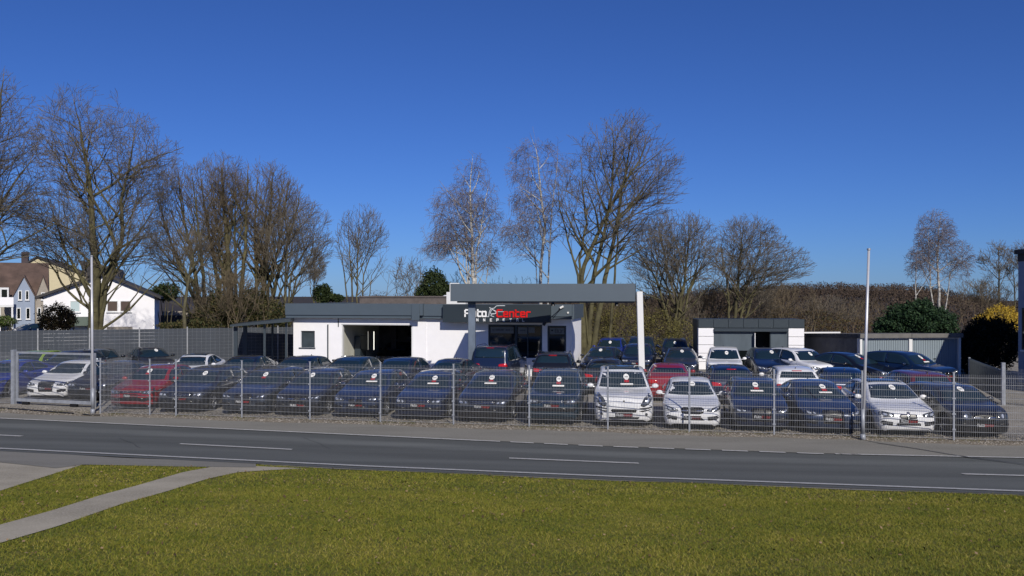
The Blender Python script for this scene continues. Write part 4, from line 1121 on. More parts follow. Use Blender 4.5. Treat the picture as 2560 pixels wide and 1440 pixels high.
    if face['badge'] == 'rings':
        for k in range(4): ring(mb, .042, ((k - 1.5) * .062, gz0 + bz), yb, .14)
        add('badge', mb.mesh('badge', M['chrome']))
    elif face['badge'] == 'star': ring(mb, .075, (0, gz0 + bz), yb - .01); star(mb, .075, (0, gz0 + bz), yb - .01); add('badge', mb.mesh('badge', M['chrome']))
    elif face['badge'] == 'roundel':
        mb.tube((0, yb + .004, gz0 + bz), (0, yb - .002, gz0 + bz), .042, .042, 14); ring(mb, .042, (0, gz0 + bz), yb - .002, .14); i = add('badge', mb.mesh('badge', M['chrome']))
        m2 = MB(); m2.box(-.026, -.001, yb - .006, yb - .0025, gz0 + bz + .001, gz0 + bz + .026); m2.box(.001, .026, yb - .006, yb - .0025, gz0 + bz - .026, gz0 + bz - .001); add('badge_field', m2.mesh('badge_field', P['blue']), par=i)
    elif face['badge'] == 'vw':
        ring(mb, .06, (0, gz0 + bz), yb - .006)
        for (a, b) in (((-.03, .045), (0, 0)), ((0, 0), (.03, .045)), ((-.05, .01), (-.02, -.045)), ((-.02, -.045), (0, 0)), ((0, 0), (.02, -.045)), ((.02, -.045), (.05, .01))):
            mb.tube((a[0], yb - .006, gz0 + bz + a[1]), (b[0], yb - .006, gz0 + bz + b[1]), .006, n=4)
        add('badge', mb.mesh('badge', M['chrome']))
    else:
        mb.prism([(-.022, gz0 + bz + .03), (.022, gz0 + bz + .03), (.018, gz0 + bz - .012), (0, gz0 + bz - .03), (-.018, gz0 + bz - .012)], yb - .002, yb + .006); add('badge', mb.mesh('badge', M['dark']))
    yp = min(front_y(B, 0, gz0 + pz + k) for k in (-.05, 0, .05)) - .010
    i = add('number_plate', PLATE, loc=(0, yp, gz0 + pz)); add('lettering', LET_W, par=i); add('lettering', LET_R, par=i)
    # rear face
    tzr = {'suv': .93, 'van': 1.0}.get(kind, .80)
    tl = [(.46 * W2, tzr - .05), (.90 * W2, tzr - .07), (.95 * W2, tzr + .07), (.84 * W2, tzr + .095), (.50 * W2, tzr + .05)]
    for pp in (tl, mir(tl)): add('tail_light', pmesh(B, 'tail_light', [pp], 'rear', M['tail'], .010))
    yr = B.bvh.ray_cast(Vector((0, 6, tzr - .2)), Vector((0, -1, 0)))[0].y + .008
    i = add('number_plate', PLATE, loc=(0, yr, tzr - .20), rot=math.pi); add('lettering', LET_W, par=i); add('lettering', LET_R, par=i)
    if kind in ('suv', 'van', 'estate', 'hatch'):
        zz = rez - .03; V = [(-.22, zz), (.22, zz), (.22, zz + .015), (-.22, zz + .015)]
        add('brake_light', pmesh(B, 'brake_light', [[(-.18, rez - .028), (.18, rez - .028), (.18, rez - .012), (-.18, rez - .012)]], 'rear', M['tail'], .014))
    add('rear_bumper_insert', pmesh(B, 'rear_bumper_insert', [[(-W2 * .6, s['zb'] + .12), (W2 * .6, s['zb'] + .12), (W2 * .62, s['zb'] + .22), (-W2 * .62, s['zb'] + .22)]], 'rear', M['grille'], .008))
    # mirrors
    for q in (-1, 1):
        mb = MB(); x0 = q * (W2 + .10); zc = B.belt(s['cowl'] + .5) + .07; yc_ = s['cowl'] + .50 - L2
        prof = [(.03, -.05), (.07, -.035), (.085, .01), (.075, .06), (.03, .075)]
        n = 10; V = []; Fa = []
        for k, (r, y) in enumerate(prof):
            for a in range(n):
                t = 2 * math.pi * a / n; V.append((x0 + r * 1.35 * math.cos(t), yc_ + y, zc + r * .92 * math.sin(t)))
        for k in range(len(prof) - 1):
            for a in range(n): Fa.append((k * n + a, k * n + (a + 1) % n, (k + 1) * n + (a + 1) % n, (k + 1) * n + a))
        Fa.append(tuple(range(n))[::-1]); Fa.append(tuple((len(prof) - 1) * n + a for a in range(n)))
        mb.add(V, Fa); mb.box(q * (W2 - .09) if q > 0 else x0, x0 if q > 0 else q * (W2 - .09), yc_ - .01, yc_ + .03, zc - .06, zc - .03)
        add('mirror', mb.mesh('mirror', P['navy'], True), True)
    # door gaps and handles
    for side, q in (('left', -1), ('right', 1)):
        b = B.belt(mid); pl_ = []
        for d in (s['cowl'] + .18, mid, s['rw'] - .30 if kind != 'mini' else mid + .01):
            pl_.append([(d - L2 - .006, s['zb'] + .12 if d != s['rw'] - .30 else .62), (d - L2 + .006, s['zb'] + .12 if d != s['rw'] - .30 else .62), (d - L2 + .006, b - .01), (d - L2 - .006, b - .01)])
        for g1_ in pl_: add('door_gap', pmesh(B, 'door_gap', [g1_], side, M['dark'], .003))
        hd = [[(d - L2 - .09, b - .12), (d - L2 + .09, b - .12), (d - L2 + .09, b - .09), (d - L2 - .09, b - .09)] for d in (mid - .16, s['rw'] - .16)]
        for g1_ in hd: add('door_handle', pmesh(B, 'door_handle', [g1_], side, M['chrome'], .018))
    # wheels
    if kind not in WHEELS: WHEELS[kind] = wheel_meshes(s['R'])
    t, r, h = WHEELS[kind]
    for d in (s['fw'], s['rw']):
        for q in (-1, 1):
            i = add('wheel', t, loc=(q * (W2 - .115), d - L2, s['R']), rot=0 if q < 0 else math.pi)
            add('rim', r, par=i); add('brake_disc', h, par=i)
    if rails:
        for q in (-1, 1):
            mb = MB(); ds = np.linspace(s['rf'] + .15, s['re'] - .15, 7); wr = W2 * s['rr'] - .02
            pts = [Vector((q * wr, d - L2, tz(d) - .035 + (.055 if 0 < k < 6 else .0))) for k, d in enumerate(ds)]
            for a, b in zip(pts, pts[1:]): mb.tube(a, b, .016, n=6)
            add('roof_rail', mb.mesh('roof_rail', M['chrome'], True))
    if sunroof:
        a, b = s['rf'] + .18 - L2, s['re'] - .35 - L2; w = W2 * s['rr'] - .14
        add('glass_roof', pmesh(B, 'glass_roof', [[(-w, a), (w, a), (w, b), (-w, b)]], 'up', M['car_glass'], .008))
    mb = MB(); d = s['re'] - .25; mb.prism([(-.05, 0), (.05, 0), (.045, .05), (.03, .055)], -.012, .012)
    me = mb.mesh('antenna', M['dark']); add('antenna', me, loc=(0, d - L2, tz(d) - .004), rot=math.pi / 2)
    # windscreen point for stickers
    zs = cz + .30 if kind not in ('suv', 'van') else cz + .30
    h, nrm, _, _ = B.bvh.ray_cast(Vector((.10, -6, zs)), Vector((0, 1, 0)))
    if nrm.y > 0: nrm = -nrm
    return dict(parts=parts, B=B, stick=(h, nrm))

MODELS = {}
def get_model(key):
    if key in MODELS: return MODELS[key]
    kind, face = key.split('/')[0], key.split('/')[1]; opt = key.split('/')[2:] 
    faces = dict(rings=dict(head='wedge', grille='single', badge='rings'), kidney=dict(head='almond', grille='kidney', badge='roundel'), star=dict(head='wedge', grille='star', badge='star'),
                 slot=dict(head='oval', grille='slot', badge='shield'), vw=dict(head='box', grille='bar', badge='vw'), round=dict(head='round', grille='star', badge='shield'), plain=dict(head='almond', grille='bar', badge='shield'))
    MODELS[key] = model(kind, faces[face], rails='rails' in opt, sunroof='roof' in opt); return MODELS[key]

CARS = []
jr = random.Random(9)
def car(key, px, Y, yaw, pc, label, rear=False, sticker=0, scale=1.0, at='end'):
    """px, Y: where the end of the car nearest the camera stands; yaw: degrees, 0 = along the view axis; rear: the tail faces the camera.
    sticker 0 none, 1 disc, 2 disc + red tag, 3 disc + red tag + card"""
    md = get_model(key); B = md['B']; a = R(yaw + jr.uniform(-1.6, 1.6))
    fd = Vector((math.sin(a), -math.cos(a), 0))          # toward the camera end
    p = Vector((PX(px, Y), Y, 0)) - fd * (B.L * scale / 2 if at == 'end' else 0)
    root = empty('parked_car', (p.x, p.y, 0), a + (math.pi if rear else 0), label, 'car', 'cars parked on the lot')
    root.scale = (scale,) * 3
    objs = []
    for name, me, pt, par, loc, rot in md['parts']:
        o = bpy.data.objects.new(name, me); col.objects.link(o)
        o.parent = root if par is None else objs[par]; o.location = loc
        if rot: o.rotation_euler = (0, 0, rot)
        if pt:
            o.material_slots[0].link = 'OBJECT'; o.material_slots[0].material = P[pc] if pc in P else pc
        objs.append(o)
    if sticker:
        h, nrm = md['stick']; q = (-nrm).to_track_quat('Y', 'Z'); off = h + nrm * .016
        s = link('price_sticker', DISC, root, off); s.rotation_mode = 'QUATERNION'; s.rotation_quaternion = q
        s.scale = (1, 1, 1.75); s.location.x += jr.uniform(-.14, .12)
        link('digits', DIGITS, s)
        if sticker > 1: link('red_tag', TAG, s, (0, 0, -.125))
        if sticker > 2: link('info_card', CARD, s, (0.0, -.0, -.215))
    CARS.append(root); return root

TH = -11.9
# front row behind the fence, left to right
car('sedan/rings', -62, 35.40, -2, 'blue', 'bright blue car cut by the left edge behind the mesh fence')
car('sedan/rings', 113, 35.20, -1, 'white', 'white coupe behind the sliding gate at the left', sticker=0)
car('sedan/vw', 214, 34.70, -3, 'darkgrey', 'dark grey saloon between the white coupe and the red hatchback')
car('hatch/plain', 326, 32.25, -3, 'red', 'red hatchback behind the fence, leftmost of the red cars', sticker=2)
car('estate/vw', 448, 31.35, -4, 'black', 'black estate to the right of the red hatchback in the front row', sticker=1)
car('estate/rings', 606, 30.85, -6, 'grey', 'blue grey estate in the front row, third to the right of the red hatchback', sticker=2)
car('hatch/star', 742, 30.45, -7, 'darkgrey', 'dark grey hatchback in the front row below the square window', sticker=1)
car('hatch/kidney', 888, 30.05, -8, 'darkblue', 'dark blue hatchback in the front row below the open workshop', sticker=3)
car('estate/plain', 1044, 29.45, -9, 'navy', 'navy family car in the front row right of the open workshop', sticker=3)
car('hatch/plain', 1204, 28.85, -8, 'black', 'tall black people carrier in the front row below the company sign', sticker=3, scale=1.04)
car('suv/vw/rails', 1378, 28.35, -8, 'teal', 'dark people carrier in the front row left of the white off-roader', sticker=3, scale=.97)
car('suv/slot/roof', 1560, 27.95, -7, 'white', 'large white off-roader with glass roof in the middle of the front row', sticker=3, scale=1.04)
car('sedan/star', 1731, 27.35, -10.5, 'white', 'white saloon to the right of the white off-roader', sticker=1)
car('hatch/rings', 1905, 26.95, -10, 'navy', 'navy hatchback to the right of the white saloon', sticker=3)
car('sedan/rings', 2084, 26.45, -5, 'darkblue', 'dark blue coupe left of the right flagpole', sticker=3)
car('hatch/kidney/roof', 2272, 26.15, -6, 'white', 'white hatchback right of the flagpole', sticker=1)
car('mini/round', 2462, 25.75, 1, 'black', 'black small car at the right end of the front row', sticker=1)
# second row: tails toward the camera, or noses seen over the first row at the left
car('hatch/plain', 20, 41.3, 0, 'green', 'lime green car behind the fence at the left edge')
car('hatch/vw', 118, 41.2, 0, 'navy', 'dark navy car behind the white coupe at the left')
car('estate/vw', 150, 42.3, 2, 'silver', 'silver estate behind the sliding gate', sticker=0)
car('sedan/rings', 262, 44.6, 30, 'black', 'black saloon standing at an angle in front of the privacy fence')
car('sedan/star', 400, 45.4, 32, 'black', 'black coupe standing at an angle, nearest the carport', sticker=1)
car('sedan/kidney/roof', 447, 39.2, 4, 'white', 'white coupe with black roof stripes behind the front row at the left')
car('sedan/vw', 560, 38.2, -4, 'darkgrey', 'dark saloon behind the blue grey estate')
car('hatch/star', 690, 37.4, TH, 'navy', 'navy car behind the dark grey hatchback, left of the showroom wall')
car('hatch/vw', 822, 37.0, TH, 'teal', 'dark teal hatchback below the downpipe of the showroom')
car('hatch/kidney', 955, 36.6, TH, 'navy', 'navy car directly in front of the workshop opening')
car('sedan/rings', 1092, 36.2, TH, 'black', 'black saloon in the second row right of the workshop opening')
car('van/vw/rails', 1222, 40.3, TH, 'navy', 'tall dark van with its tail toward the road left of the showroom window', rear=True)
car('suv/plain/rails', 1380, 38.2, -7, 'black', 'black off-roader with silver roof rails in front of the office door', rear=True)
car('sedan/star', 1508, 37.0, -8, 'darkgrey', 'dark grey saloon showing its tail left of the white canopy post', rear=True)
car('sedan/plain', 1672, 34.6, -10, 'red', 'red car behind the white saloon', rear=True)
car('hatch/vw', 1832, 33.5, -9, 'navy', 'navy hatchback showing its tail behind the first navy hatchback', rear=True)
car('hatch/kidney', 1998, 32.8, -7, 'white', 'white hatchback showing its tail behind the dark blue coupe', rear=True)
car('sedan/rings', 2136, 32.3, -4, 'darkblue', 'dark blue saloon showing its tail left of the white hatchback', rear=True)
car('mini/round', 2338, 31.3, 0, 'darkred', 'dark red small car showing its tail behind the black small car', rear=True)
# third row, noses toward the camera
car('sedan/kidney', 1487, 45.4, -16, 'darkgrey', 'dark saloon with pale flank at the corner of the showroom', sticker=1)
car('suv/vw', 1590, 46.4, -10, 'navy', 'dark off-roader partly behind the white canopy post', sticker=1, scale=.92)
car('sedan/star', 1702, 44.4, -12, 'grey', 'grey saloon in the third row left of the kiosk', sticker=1)
car('suv/vw', 1812, 42.4, -12, 'white', 'white off-roader in front of the left kiosk pillar', sticker=1, scale=.95)
car('hatch/star', 1938, 42.6, -6, 'navy', 'navy car in front of the kiosk door', sticker=1, scale=1.04)
car('suv/kidney', 2070, 41.6, 19, 'white', 'white off-roader turned to the right beside the garages', sticker=1, scale=.95)
car('sedan/vw', 2238, 40.0, 30, 'black', 'black saloon turned to the right in front of the left garage door', sticker=2, scale=1.04)
car('suv/kidney', 2372, 39.4, 30, 'darkblue', 'dark blue off-roader turned to the right in front of the right garage door', sticker=3, scale=.95)
# fourth row
car('suv/plain', 1517, 52.5, -12, 'blue', 'bright blue off-roader at the back beside the showroom wall', sticker=1, scale=.94)
car('suv/vw', 1603, 53.2, -10, 'darkblue', 'dark blue off-roader at the back behind the white canopy post', sticker=0, scale=.96)
car('suv/rings', 1689, 52.6, -11, 'navy', 'navy off-roader at the back left of the kiosk', sticker=1, scale=.92)
# inside the workshop and beyond the privacy fence
c_ = car('hatch/plain', 968, 50.5, -12, 'darkgrey', 'dark car standing inside the open workshop')
c_ = car('hatch/plain', 1030, 52.6, -60, 'black', 'black car raised on the lift inside the workshop'); c_.location.z = 1.55
for px, Y, yw, pc, lb in ((18, 84, -30, 'darkblue', 'dark blue car beyond the privacy fence at the left edge'), (52, 88, -30, 'black', 'black car beyond the privacy fence, below the blue gable'), (92, 86, -25, 'navy', 'navy car beyond the privacy fence beside the brown bush'), (126, 82, -40, 'silver', 'pale silver car beyond the privacy fence, nearest the brown bush')):
    c_ = car('hatch/vw', px, Y, yw, pc, lb); c_['group'] = 'cars beyond the privacy fence'

# motorcycle in front of the workshop
mc = empty('motorcycle', bw(3.55, -1.6), BR + R(60), 'black and chrome motorcycle in front of the workshop opening', 'motorcycle')
for y in (-.7, .7):
    mb = MB(); mt = Matrix.Translation((0, y, .31)); mb.lathe([(.24, -.05), (.31, -.05), (.32, 0), (.31, .05), (.24, .05)], 18, mt); w = mb.build('wheel', M['tyre'], mc, smooth=True)
    mb = MB(); mb.tube((-.03, y, .31), (.03, y, .31), .24, .24, 14); mb.build('rim', M['rim_dark'], w)
mb = MB(); mb.tube((0, -.7, .31), (0, -.42, .92), .035, n=6); mb.tube((0, .7, .31), (0, .1, .45), .035, n=6); mb.tube((0, .1, .45), (0, -.42, .85), .05, n=6); mb.build('frame', M['chrome'], mc)
mb = MB(); mb.prism([(-.12, .55), (.12, .55), (.14, .8), (.08, .92), (-.08, .92), (-.14, .8)], -.38, .05); mb.build('tank', P['black'], mc)
mb = MB(); mb.prism([(-.13, .72), (.13, .72), (.12, .82), (-.12, .82)], .06, .75); mb.build('seat', M['dark'], mc)
mb = MB(); mb.box(-.15, .15, -.25, .15, .28, .54); mb.tube((.14, -.1, .3), (.16, .75, .36), .04, n=8); mb.build('engine', M['chrome'], mc)
mb = MB(); mb.tube((-.38, -.38, 1.05), (.38, -.38, 1.05), .016, n=6); mb.tube((0, -.5, .92), (0, -.38, .95), .09, .07, 10); mb.build('handlebar', M['chrome'], mc)

# ------------------------------------------------------------------ bare winter trees
def tubes(name, segs, mat_, n=3, tint=None):
    """segs: array rows p0(3) p1(3) r0 r1"""
    S = np.asarray(segs, dtype=float)
    p0, p1 = S[:, 0:3], S[:, 3:6]; d = p1 - p0; L_ = np.linalg.norm(d, axis=1, keepdims=True) + 1e-9; d /= L_
    up = np.where(np.abs(d[:, 2:3]) > .9, np.array([[1., 0, 0]]), np.array([[0, 0, 1.]]))
    a = np.cross(d, up); a /= np.linalg.norm(a, axis=1, keepdims=True); b = np.cross(d, a)
    t = 2 * np.pi * np.arange(n) / n; c, s = np.cos(t), np.sin(t)
    off = a[:, None, :] * c[None, :, None] + b[:, None, :] * s[None, :, None]
    V0 = p0[:, None, :] + off * S[:, 6][:, None, None]; V1 = (p1 + d * .0)[:, None, :] + off * S[:, 7][:, None, None]
    V = np.concatenate([V0, V1], axis=1).reshape(-1, 3); m = len(S)
    i = np.arange(n); j = (i + 1) % n
    Fa = np.stack([i, n + i, n + j, j], axis=1)[None] + (np.arange(m) * 2 * n)[:, None, None]
    return np_mesh(name, V, Fa.reshape(-1, 4), mat_, smooth=True)

class Tree:
    def __init__(s, seed, env, trop=.12, wig=.12, dens=1.0, rmin=.0085, droop=0.0, angle=42, maxlev=4, spread=1.0, thr=.035, limb=.015, taper=.8):
        s.r = random.Random(seed); s.env = env; s.trop = trop; s.wig = wig; s.dens = dens; s.rmin = rmin
        s.thr = thr; s.limb = limb; s.taper = taper; s.droop = droop; s.angle = angle; s.maxlev = maxlev; s.big = []; s.small = []; s.spread = spread
    def exit(s, p, d):
        best = 0.0
        for (c, rr) in s.env:
            q = Vector(((p.x - c[0]) / rr[0], (p.y - c[1]) / rr[1], (p.z - c[2]) / rr[2])); e = Vector((d.x / rr[0], d.y / rr[1], d.z / rr[2]))
            A = e.dot(e); B = q.dot(e); C = q.dot(q) - 1; D = B * B - A * C
            if D > 0:
                t = (-B + math.sqrt(D)) / A
                if t > best: best = t
        return best
    def rv(s): return Vector((s.r.gauss(0, 1), s.r.gauss(0, 1), s.r.gauss(0, 1)))
    def grow(s, p, d, L_, r, lev):
        sl = (1.0, .75, .5, .32, .26, .22)[lev]; n = max(2, int(L_ / sl)); st = L_ / n
        node = []; q = p.copy(); d = d.normalized(); rad = r
        trop = s.trop * (1 if lev < 3 else .6)
        if s.droop and lev >= 2: trop = -s.droop * (lev - 1)
        for i in range(n):
            f = (i + 1) / n
            d = (d + s.rv() * s.wig * (.5 if lev == 0 else 1) + Vector((0, 0, trop * (.5 if lev == 0 else 1)))).normalized()
            q2 = q + d * st; r2 = max(s.rmin, r * (1 - .82 * f) if lev < 3 else r * (1 - .5 * f))
            (s.big if rad > s.thr else s.small).append((q.x, q.y, q.z, q2.x, q2.y, q2.z, rad, r2))
            node.append((q2.copy(), d.copy(), r2, f)); q = q2; rad = r2
        if lev >= s.maxlev: return
        step = (0.50, .50, .34, .20, .2)[lev] / s.dens; start = (.22, .18, .12, .08, 0)[lev]
        m = int(L_ * (1 - start) / step); az = s.r.uniform(0, 6.28)
        for k in range(m):
            f = start + (1 - start) * (k + s.r.random() * .8) / max(1, m)
            idx = min(n - 1, int(f * n)); pp, dd, rr, _ = node[idx]
            if idx > 0:
                pr = node[idx - 1][0]; pp = pr.lerp(pp, s.r.random())
            az += 2.4 + s.r.uniform(-.5, .5)
            a = R(s.angle + s.r.gauss(0, 9)) * (1.05 - .35 * f) * s.spread
            o = dd.orthogonal().normalized(); o = Matrix.Rotation(az, 3, dd) @ o
            cd = (dd * math.cos(a) + o * math.sin(a)).normalized()
            if s.droop == 0 and cd.z < -.15: cd.z = abs(cd.z) * .3
            e = s.exit(pp, cd)
            if e < .15: continue
            base = (99, L_ * .62, L_ * .62, 1.0, .6)[lev]
            cl = min(e * s.r.uniform(.6, 1.08), base * s.r.uniform(.55, 1.15) * (1.15 - .45 * f))
            if lev == 3: cl = min(cl, s.r.uniform(.3, .75) * (2.0 if s.droop else 1.0)); 
            if cl < .2: continue
            cr = max(s.rmin, min(rr * .72, .018 * cl ** 1.15 + .006))
            s.grow(pp, cd, cl, cr, lev + 1)

def env_px(Y, by, *els):
    """crown outline: ellipses in photo pixels turned into ellipsoids standing at distance Y"""
    out = []
    for (cx, cy, rx, ry) in els:
        x, z = PX(cx, Y), PZ(cy, Y); a, b = rx / F * Y, ry / F * Y
        out.append(((x, Y, z), (a, max(a * .85, 1.2), b)))
    return out

def make_tree(name, seed, Y, stems, els, label, bark, twig, cat='tree', group=None, moss=None, sides=6, target=8000, **kw):
    kw.setdefault('dens', .8)
    for _ in range(9):
        t = grow_tree(seed, Y, stems, els, **kw)
        n = len(t.small)
        if n > target * .8: break
        kw['dens'] *= min(1.6, (target / max(n, 1)) ** .3)
    """stems: list of (base px, [points (px,py) along the stem], base radius)"""
    bx = PX(stems[0][0], Y); root = empty(name, (bx, Y, gz(bx, Y)), 0, label, cat, group)
    inv = (-root.location.x, -root.location.y, -root.location.z)
    def loc(seg):
        A = np.array(seg); A[:, 0:3] += inv; A[:, 3:6] += inv; return A
    if t.big: link('trunk', tubes('trunk', loc(t.big), bark, sides), root)
    o = link('crown', tubes('crown', loc(t.small), twig, 3), root)
    TREES.append((name, len(t.big), len(t.small))); return root
def grow_tree(seed, Y, stems, els, **kw):
    t = Tree(seed, env_px(Y, 0, *els), **kw)
    jit = random.Random(seed * 7 + 1)
    for (bpx, pts, r) in stems:
        b = Vector((PX(bpx, Y), Y, gz(PX(bpx, Y), Y) - .1)); prev = b; yo = 0.0
        P_ = [b]
        for (x, y) in pts:
            yo += jit.uniform(-.25, .25); P_.append(Vector((PX(x, Y), Y + yo, PZ(y, Y))))
        tot = sum((q - p).length for p, q in zip(P_, P_[1:])); run = 0
        nodes = []
        for p, q in zip(P_, P_[1:]):
            n = max(1, int((q - p).length / .6))
            for i in range(n):
                u = p.lerp(q, i / n); v = p.lerp(q, (i + 1) / n); v += t.rv() * .025
                if nodes: u = nodes[-1][0]
                r0 = r * max(0, 1 - run / tot) ** t.taper + .012; run += (v - u).length; r1 = r * max(0, 1 - run / tot) ** t.taper + .012
                (t.big if r0 > t.thr else t.small).append((*u, *v, r0, r1)); nodes.append((v, (v - u).normalized(), r1, run / tot))
        az = t.r.uniform(0, 6.28)
        step = .42 / t.dens; k = 0; carry = 0
        for v, d, rr, f in nodes:
            inside = t.exit(v, Vector((0, 0, 1))) > .1
            if f < .12 or not inside: continue
            carry += .6 / step * (.75 if f < .8 else .5)
            while carry > 1:
                carry -= 1; az += 2.4 + t.r.uniform(-.5, .5)
                a = R(t.angle + 8 + t.r.gauss(0, 9)) * (1.1 - .4 * f) * t.spread
                o = Matrix.Rotation(az, 3, d) @ d.orthogonal().normalized()
                cd = (d * math.cos(a) + o * math.sin(a)).normalized(); e = t.exit(v, cd)
                if e < .3: continue
                cl = e * t.r.uniform(.62, 1.08); cr = max(.014, min(rr * .7, t.limb * cl ** 1.15 + .012))
                t.grow(v, cd, cl, cr, 1)
    return t
TREES = []
bk, bg_, tw, tww = M['bark'], M['bark_green'], M['twig'], M['twig_warm']
# far left, its trunk out of the frame
make_tree('bare_tree', 11, 50, [(-95, [(-90, 700), (-60, 560), (-40, 420), (-10, 300), (5, 170)], .42), (-95, [(-85, 720), (-20, 560), (60, 440), (110, 380)], .2), (-100, [(-60, 690), (20, 620), (110, 570), (190, 530)], .14)],
          [(-60, 390, 190, 255), (20, 560, 130, 110)], 'tall bare tree at the left edge whose trunk stands outside the photo', bk, tw, trop=.03, angle=48, limb=.012, taper=1.0, target=12000)
# big tree in front of the white gabled house
make_tree('bare_tree', 23, 56, [(236, [(238, 780), (243, 700), (236, 600), (231, 470), (215, 360), (185, 230)], .40), (240, [(246, 740), (275, 660), (303, 600), (305, 500), (330, 380), (350, 280)], .27),
          (236, [(232, 760), (200, 690), (160, 620), (140, 560), (110, 480)], .19), (240, [(270, 690), (320, 620), (370, 560), (415, 470)], .17), (246, [(255, 745), (300, 650), (345, 590), (390, 540)], .12), (238, [(236, 740), (195, 700), (120, 670), (50, 640)], .10),
          (232, [(250, 828), (330, 770), (400, 690), (440, 640)], .12)],
          [(215, 380, 140, 190), (330, 430, 130, 160), (170, 560, 170, 120), (350, 590, 110, 90)], 'large spreading bare tree with mossy trunk in front of the white gabled house', bg_, tw, trop=.03, angle=46, limb=.0095, taper=1.15, target=21000)
# the dense clump between houses and showroom
make_tree('bare_tree', 31, 60, [(505, [(495, 770), (460, 680), (420, 580), (395, 500)], .17), (510, [(500, 760), (480, 640), (458, 530), (445, 440)], .19), (515, [(512, 740), (505, 620), (492, 500), (485, 430)], .16), (508, [(460, 740), (410, 680), (370, 640)], .09)],
          [(450, 540, 85, 150), (440, 620, 90, 90), (500, 520, 70, 130)], 'leftmost tree of the dense bare clump, leaning toward the big tree', bg_, tww, trop=.05, angle=36, target=6500)
make_tree('bare_tree', 37, 61, [(582, [(578, 740), (566, 600), (556, 470), (550, 400)], .28), (590, [(602, 720), (612, 600), (618, 480), (620, 410)], .2), (574, [(548, 720), (524, 600), (508, 480), (500, 420)], .18), (578, [(560, 700), (545, 580), (530, 470)], .12), (586, [(590, 700), (588, 560), (590, 420)], .14)],
          [(560, 500, 95, 128), (560, 620, 95, 90)], 'tallest rounded bare tree in the middle of the dense clump', bg_, tww, trop=.05, angle=36, target=8000)
make_tree('bare_tree', 41, 62, [(650, [(655, 740), (668, 600), (678, 480), (685, 410)], .24), (656, [(690, 700), (722, 600), (745, 510), (755, 460)], .18), (645, [(640, 700), (636, 600), (640, 500), (645, 420)], .16), (652, [(670, 720), (695, 620), (712, 500), (720, 430)], .16), (656, [(705, 720), (750, 650), (785, 590)], .11)],
          [(660, 515, 90, 130), (715, 550, 80, 115), (660, 630, 90, 70)], 'multi stemmed bare tree right of the middle of the dense clump', bg_, tww, trop=.05, angle=36, target=7500)
make_tree('bare_tree', 43, 60, [(706, [(710, 770), (712, 690), (715, 610), (720, 540)], .14), (708, [(730, 680), (770, 620), (810, 590)], .09), (700, [(740, 700), (775, 640), (790, 560)], .09)],
          [(755, 600, 85, 120), (700, 560, 80, 110)], 'pale stemmed bare tree at the right end of the dense clump', M['bark'], tw, trop=.04, angle=40, target=5500)
make_tree('slender_tree', 47, 55, [(462, [(458, 780), (465, 720), (472, 650), (500, 560)], .14)], [(480, 620, 45, 70)], 'slender pale trunk standing left of the dense clump behind the privacy fence', M['bark'], tw, dens=.6, target=900)
make_tree('slender_tree', 53, 66, [(885, [(880, 680), (872, 600), (870, 540)], .09), (893, [(893, 680), (896, 600), (898, 530)], .09), (902, [(908, 690), (935, 620), (955, 560)], .07), (880, [(862, 690), (848, 620), (842, 560)], .07), (905, [(930, 690), (960, 640)], .05)],
          [(905, 605, 72, 100)], 'slender multi stemmed young tree standing alone above the showroom roof', M['bark'], tw, trop=.07, angle=32, target=3500)
make_tree('slender_tree', 57, 70, [(786, [(786, 700), (788, 640)], .08)], [(788, 670, 30, 55)], 'small slender tree between the dense clump and the lone young tree', M['bark'], tw, dens=.7, angle=30, target=1500)
# birches behind the canopy
bb, bt = M['birch_bark'], M['birch_twig']
make_tree('birch', 61, 62, [(1184, [(1182, 660), (1178, 560), (1176, 470), (1182, 390)], .17), (1186, [(1190, 640), (1205, 560), (1215, 500), (1225, 450)], .10), (1182, [(1165, 640), (1120, 620), (1070, 605)], .08), (1182, [(1165, 560), (1130, 500), (1105, 470)], .07), (1188, [(1230, 600), (1250, 560)], .05)],
          [(1182, 430, 52, 66), (1140, 510, 80, 62), (1215, 520, 52, 90), (1095, 600, 70, 45), (1215, 640, 45, 55), (1165, 560, 60, 60)], 'weeping birch with purplish twigs above the left end of the canopy', bb, bt, dens=.95, droop=.16, rmin=.0075, thr=.022, angle=52, target=7500)
make_tree('birch', 67, 61, [(1350, [(1352, 660), (1362, 560), (1350, 480), (1345, 400), (1330, 350)], .16), (1362, [(1380, 520), (1392, 430), (1395, 370)], .07), (1356, [(1335, 600), (1300, 570), (1285, 565)], .05)],
          [(1320, 405, 60, 72), (1385, 410, 48, 75), (1340, 500, 75, 70), (1310, 590, 75, 60), (1380, 560, 45, 60)], 'tall birch with white trunk between the weeping birch and the large bare tree', bb, bt, dens=.85, droop=.15, rmin=.0075, thr=.022, angle=50, target=6000)
# large tree behind the canopy
make_tree('bare_tree', 71, 56, [(1462, [(1452, 690), (1470, 640), (1505, 560), (1545, 480), (1600, 400), (1620, 330)], .20), (1468, [(1484, 690), (1510, 590), (1530, 480), (1535, 380), (1530, 300)], .19), (1476, [(1512, 700), (1535, 600), (1550, 500), (1570, 400), (1580, 300)], .20),
          (1458, [(1445, 690), (1420, 600), (1400, 520), (1395, 460)], .12), (1460, [(1450, 650), (1465, 560), (1455, 460), (1450, 390)], .12), (1520, [(1545, 560), (1620, 520), (1690, 480)], .10), (1476, [(1455, 690), (1430, 640), (1400, 600)], .08)],
          [(1560, 400, 125, 138), (1620, 450, 115, 105), (1455, 470, 85, 150), (1560, 560, 120, 80)], 'large rounded bare tree with three yellowish trunks above the right end of the canopy', bg_, tw, trop=.03, angle=44, target=11000)
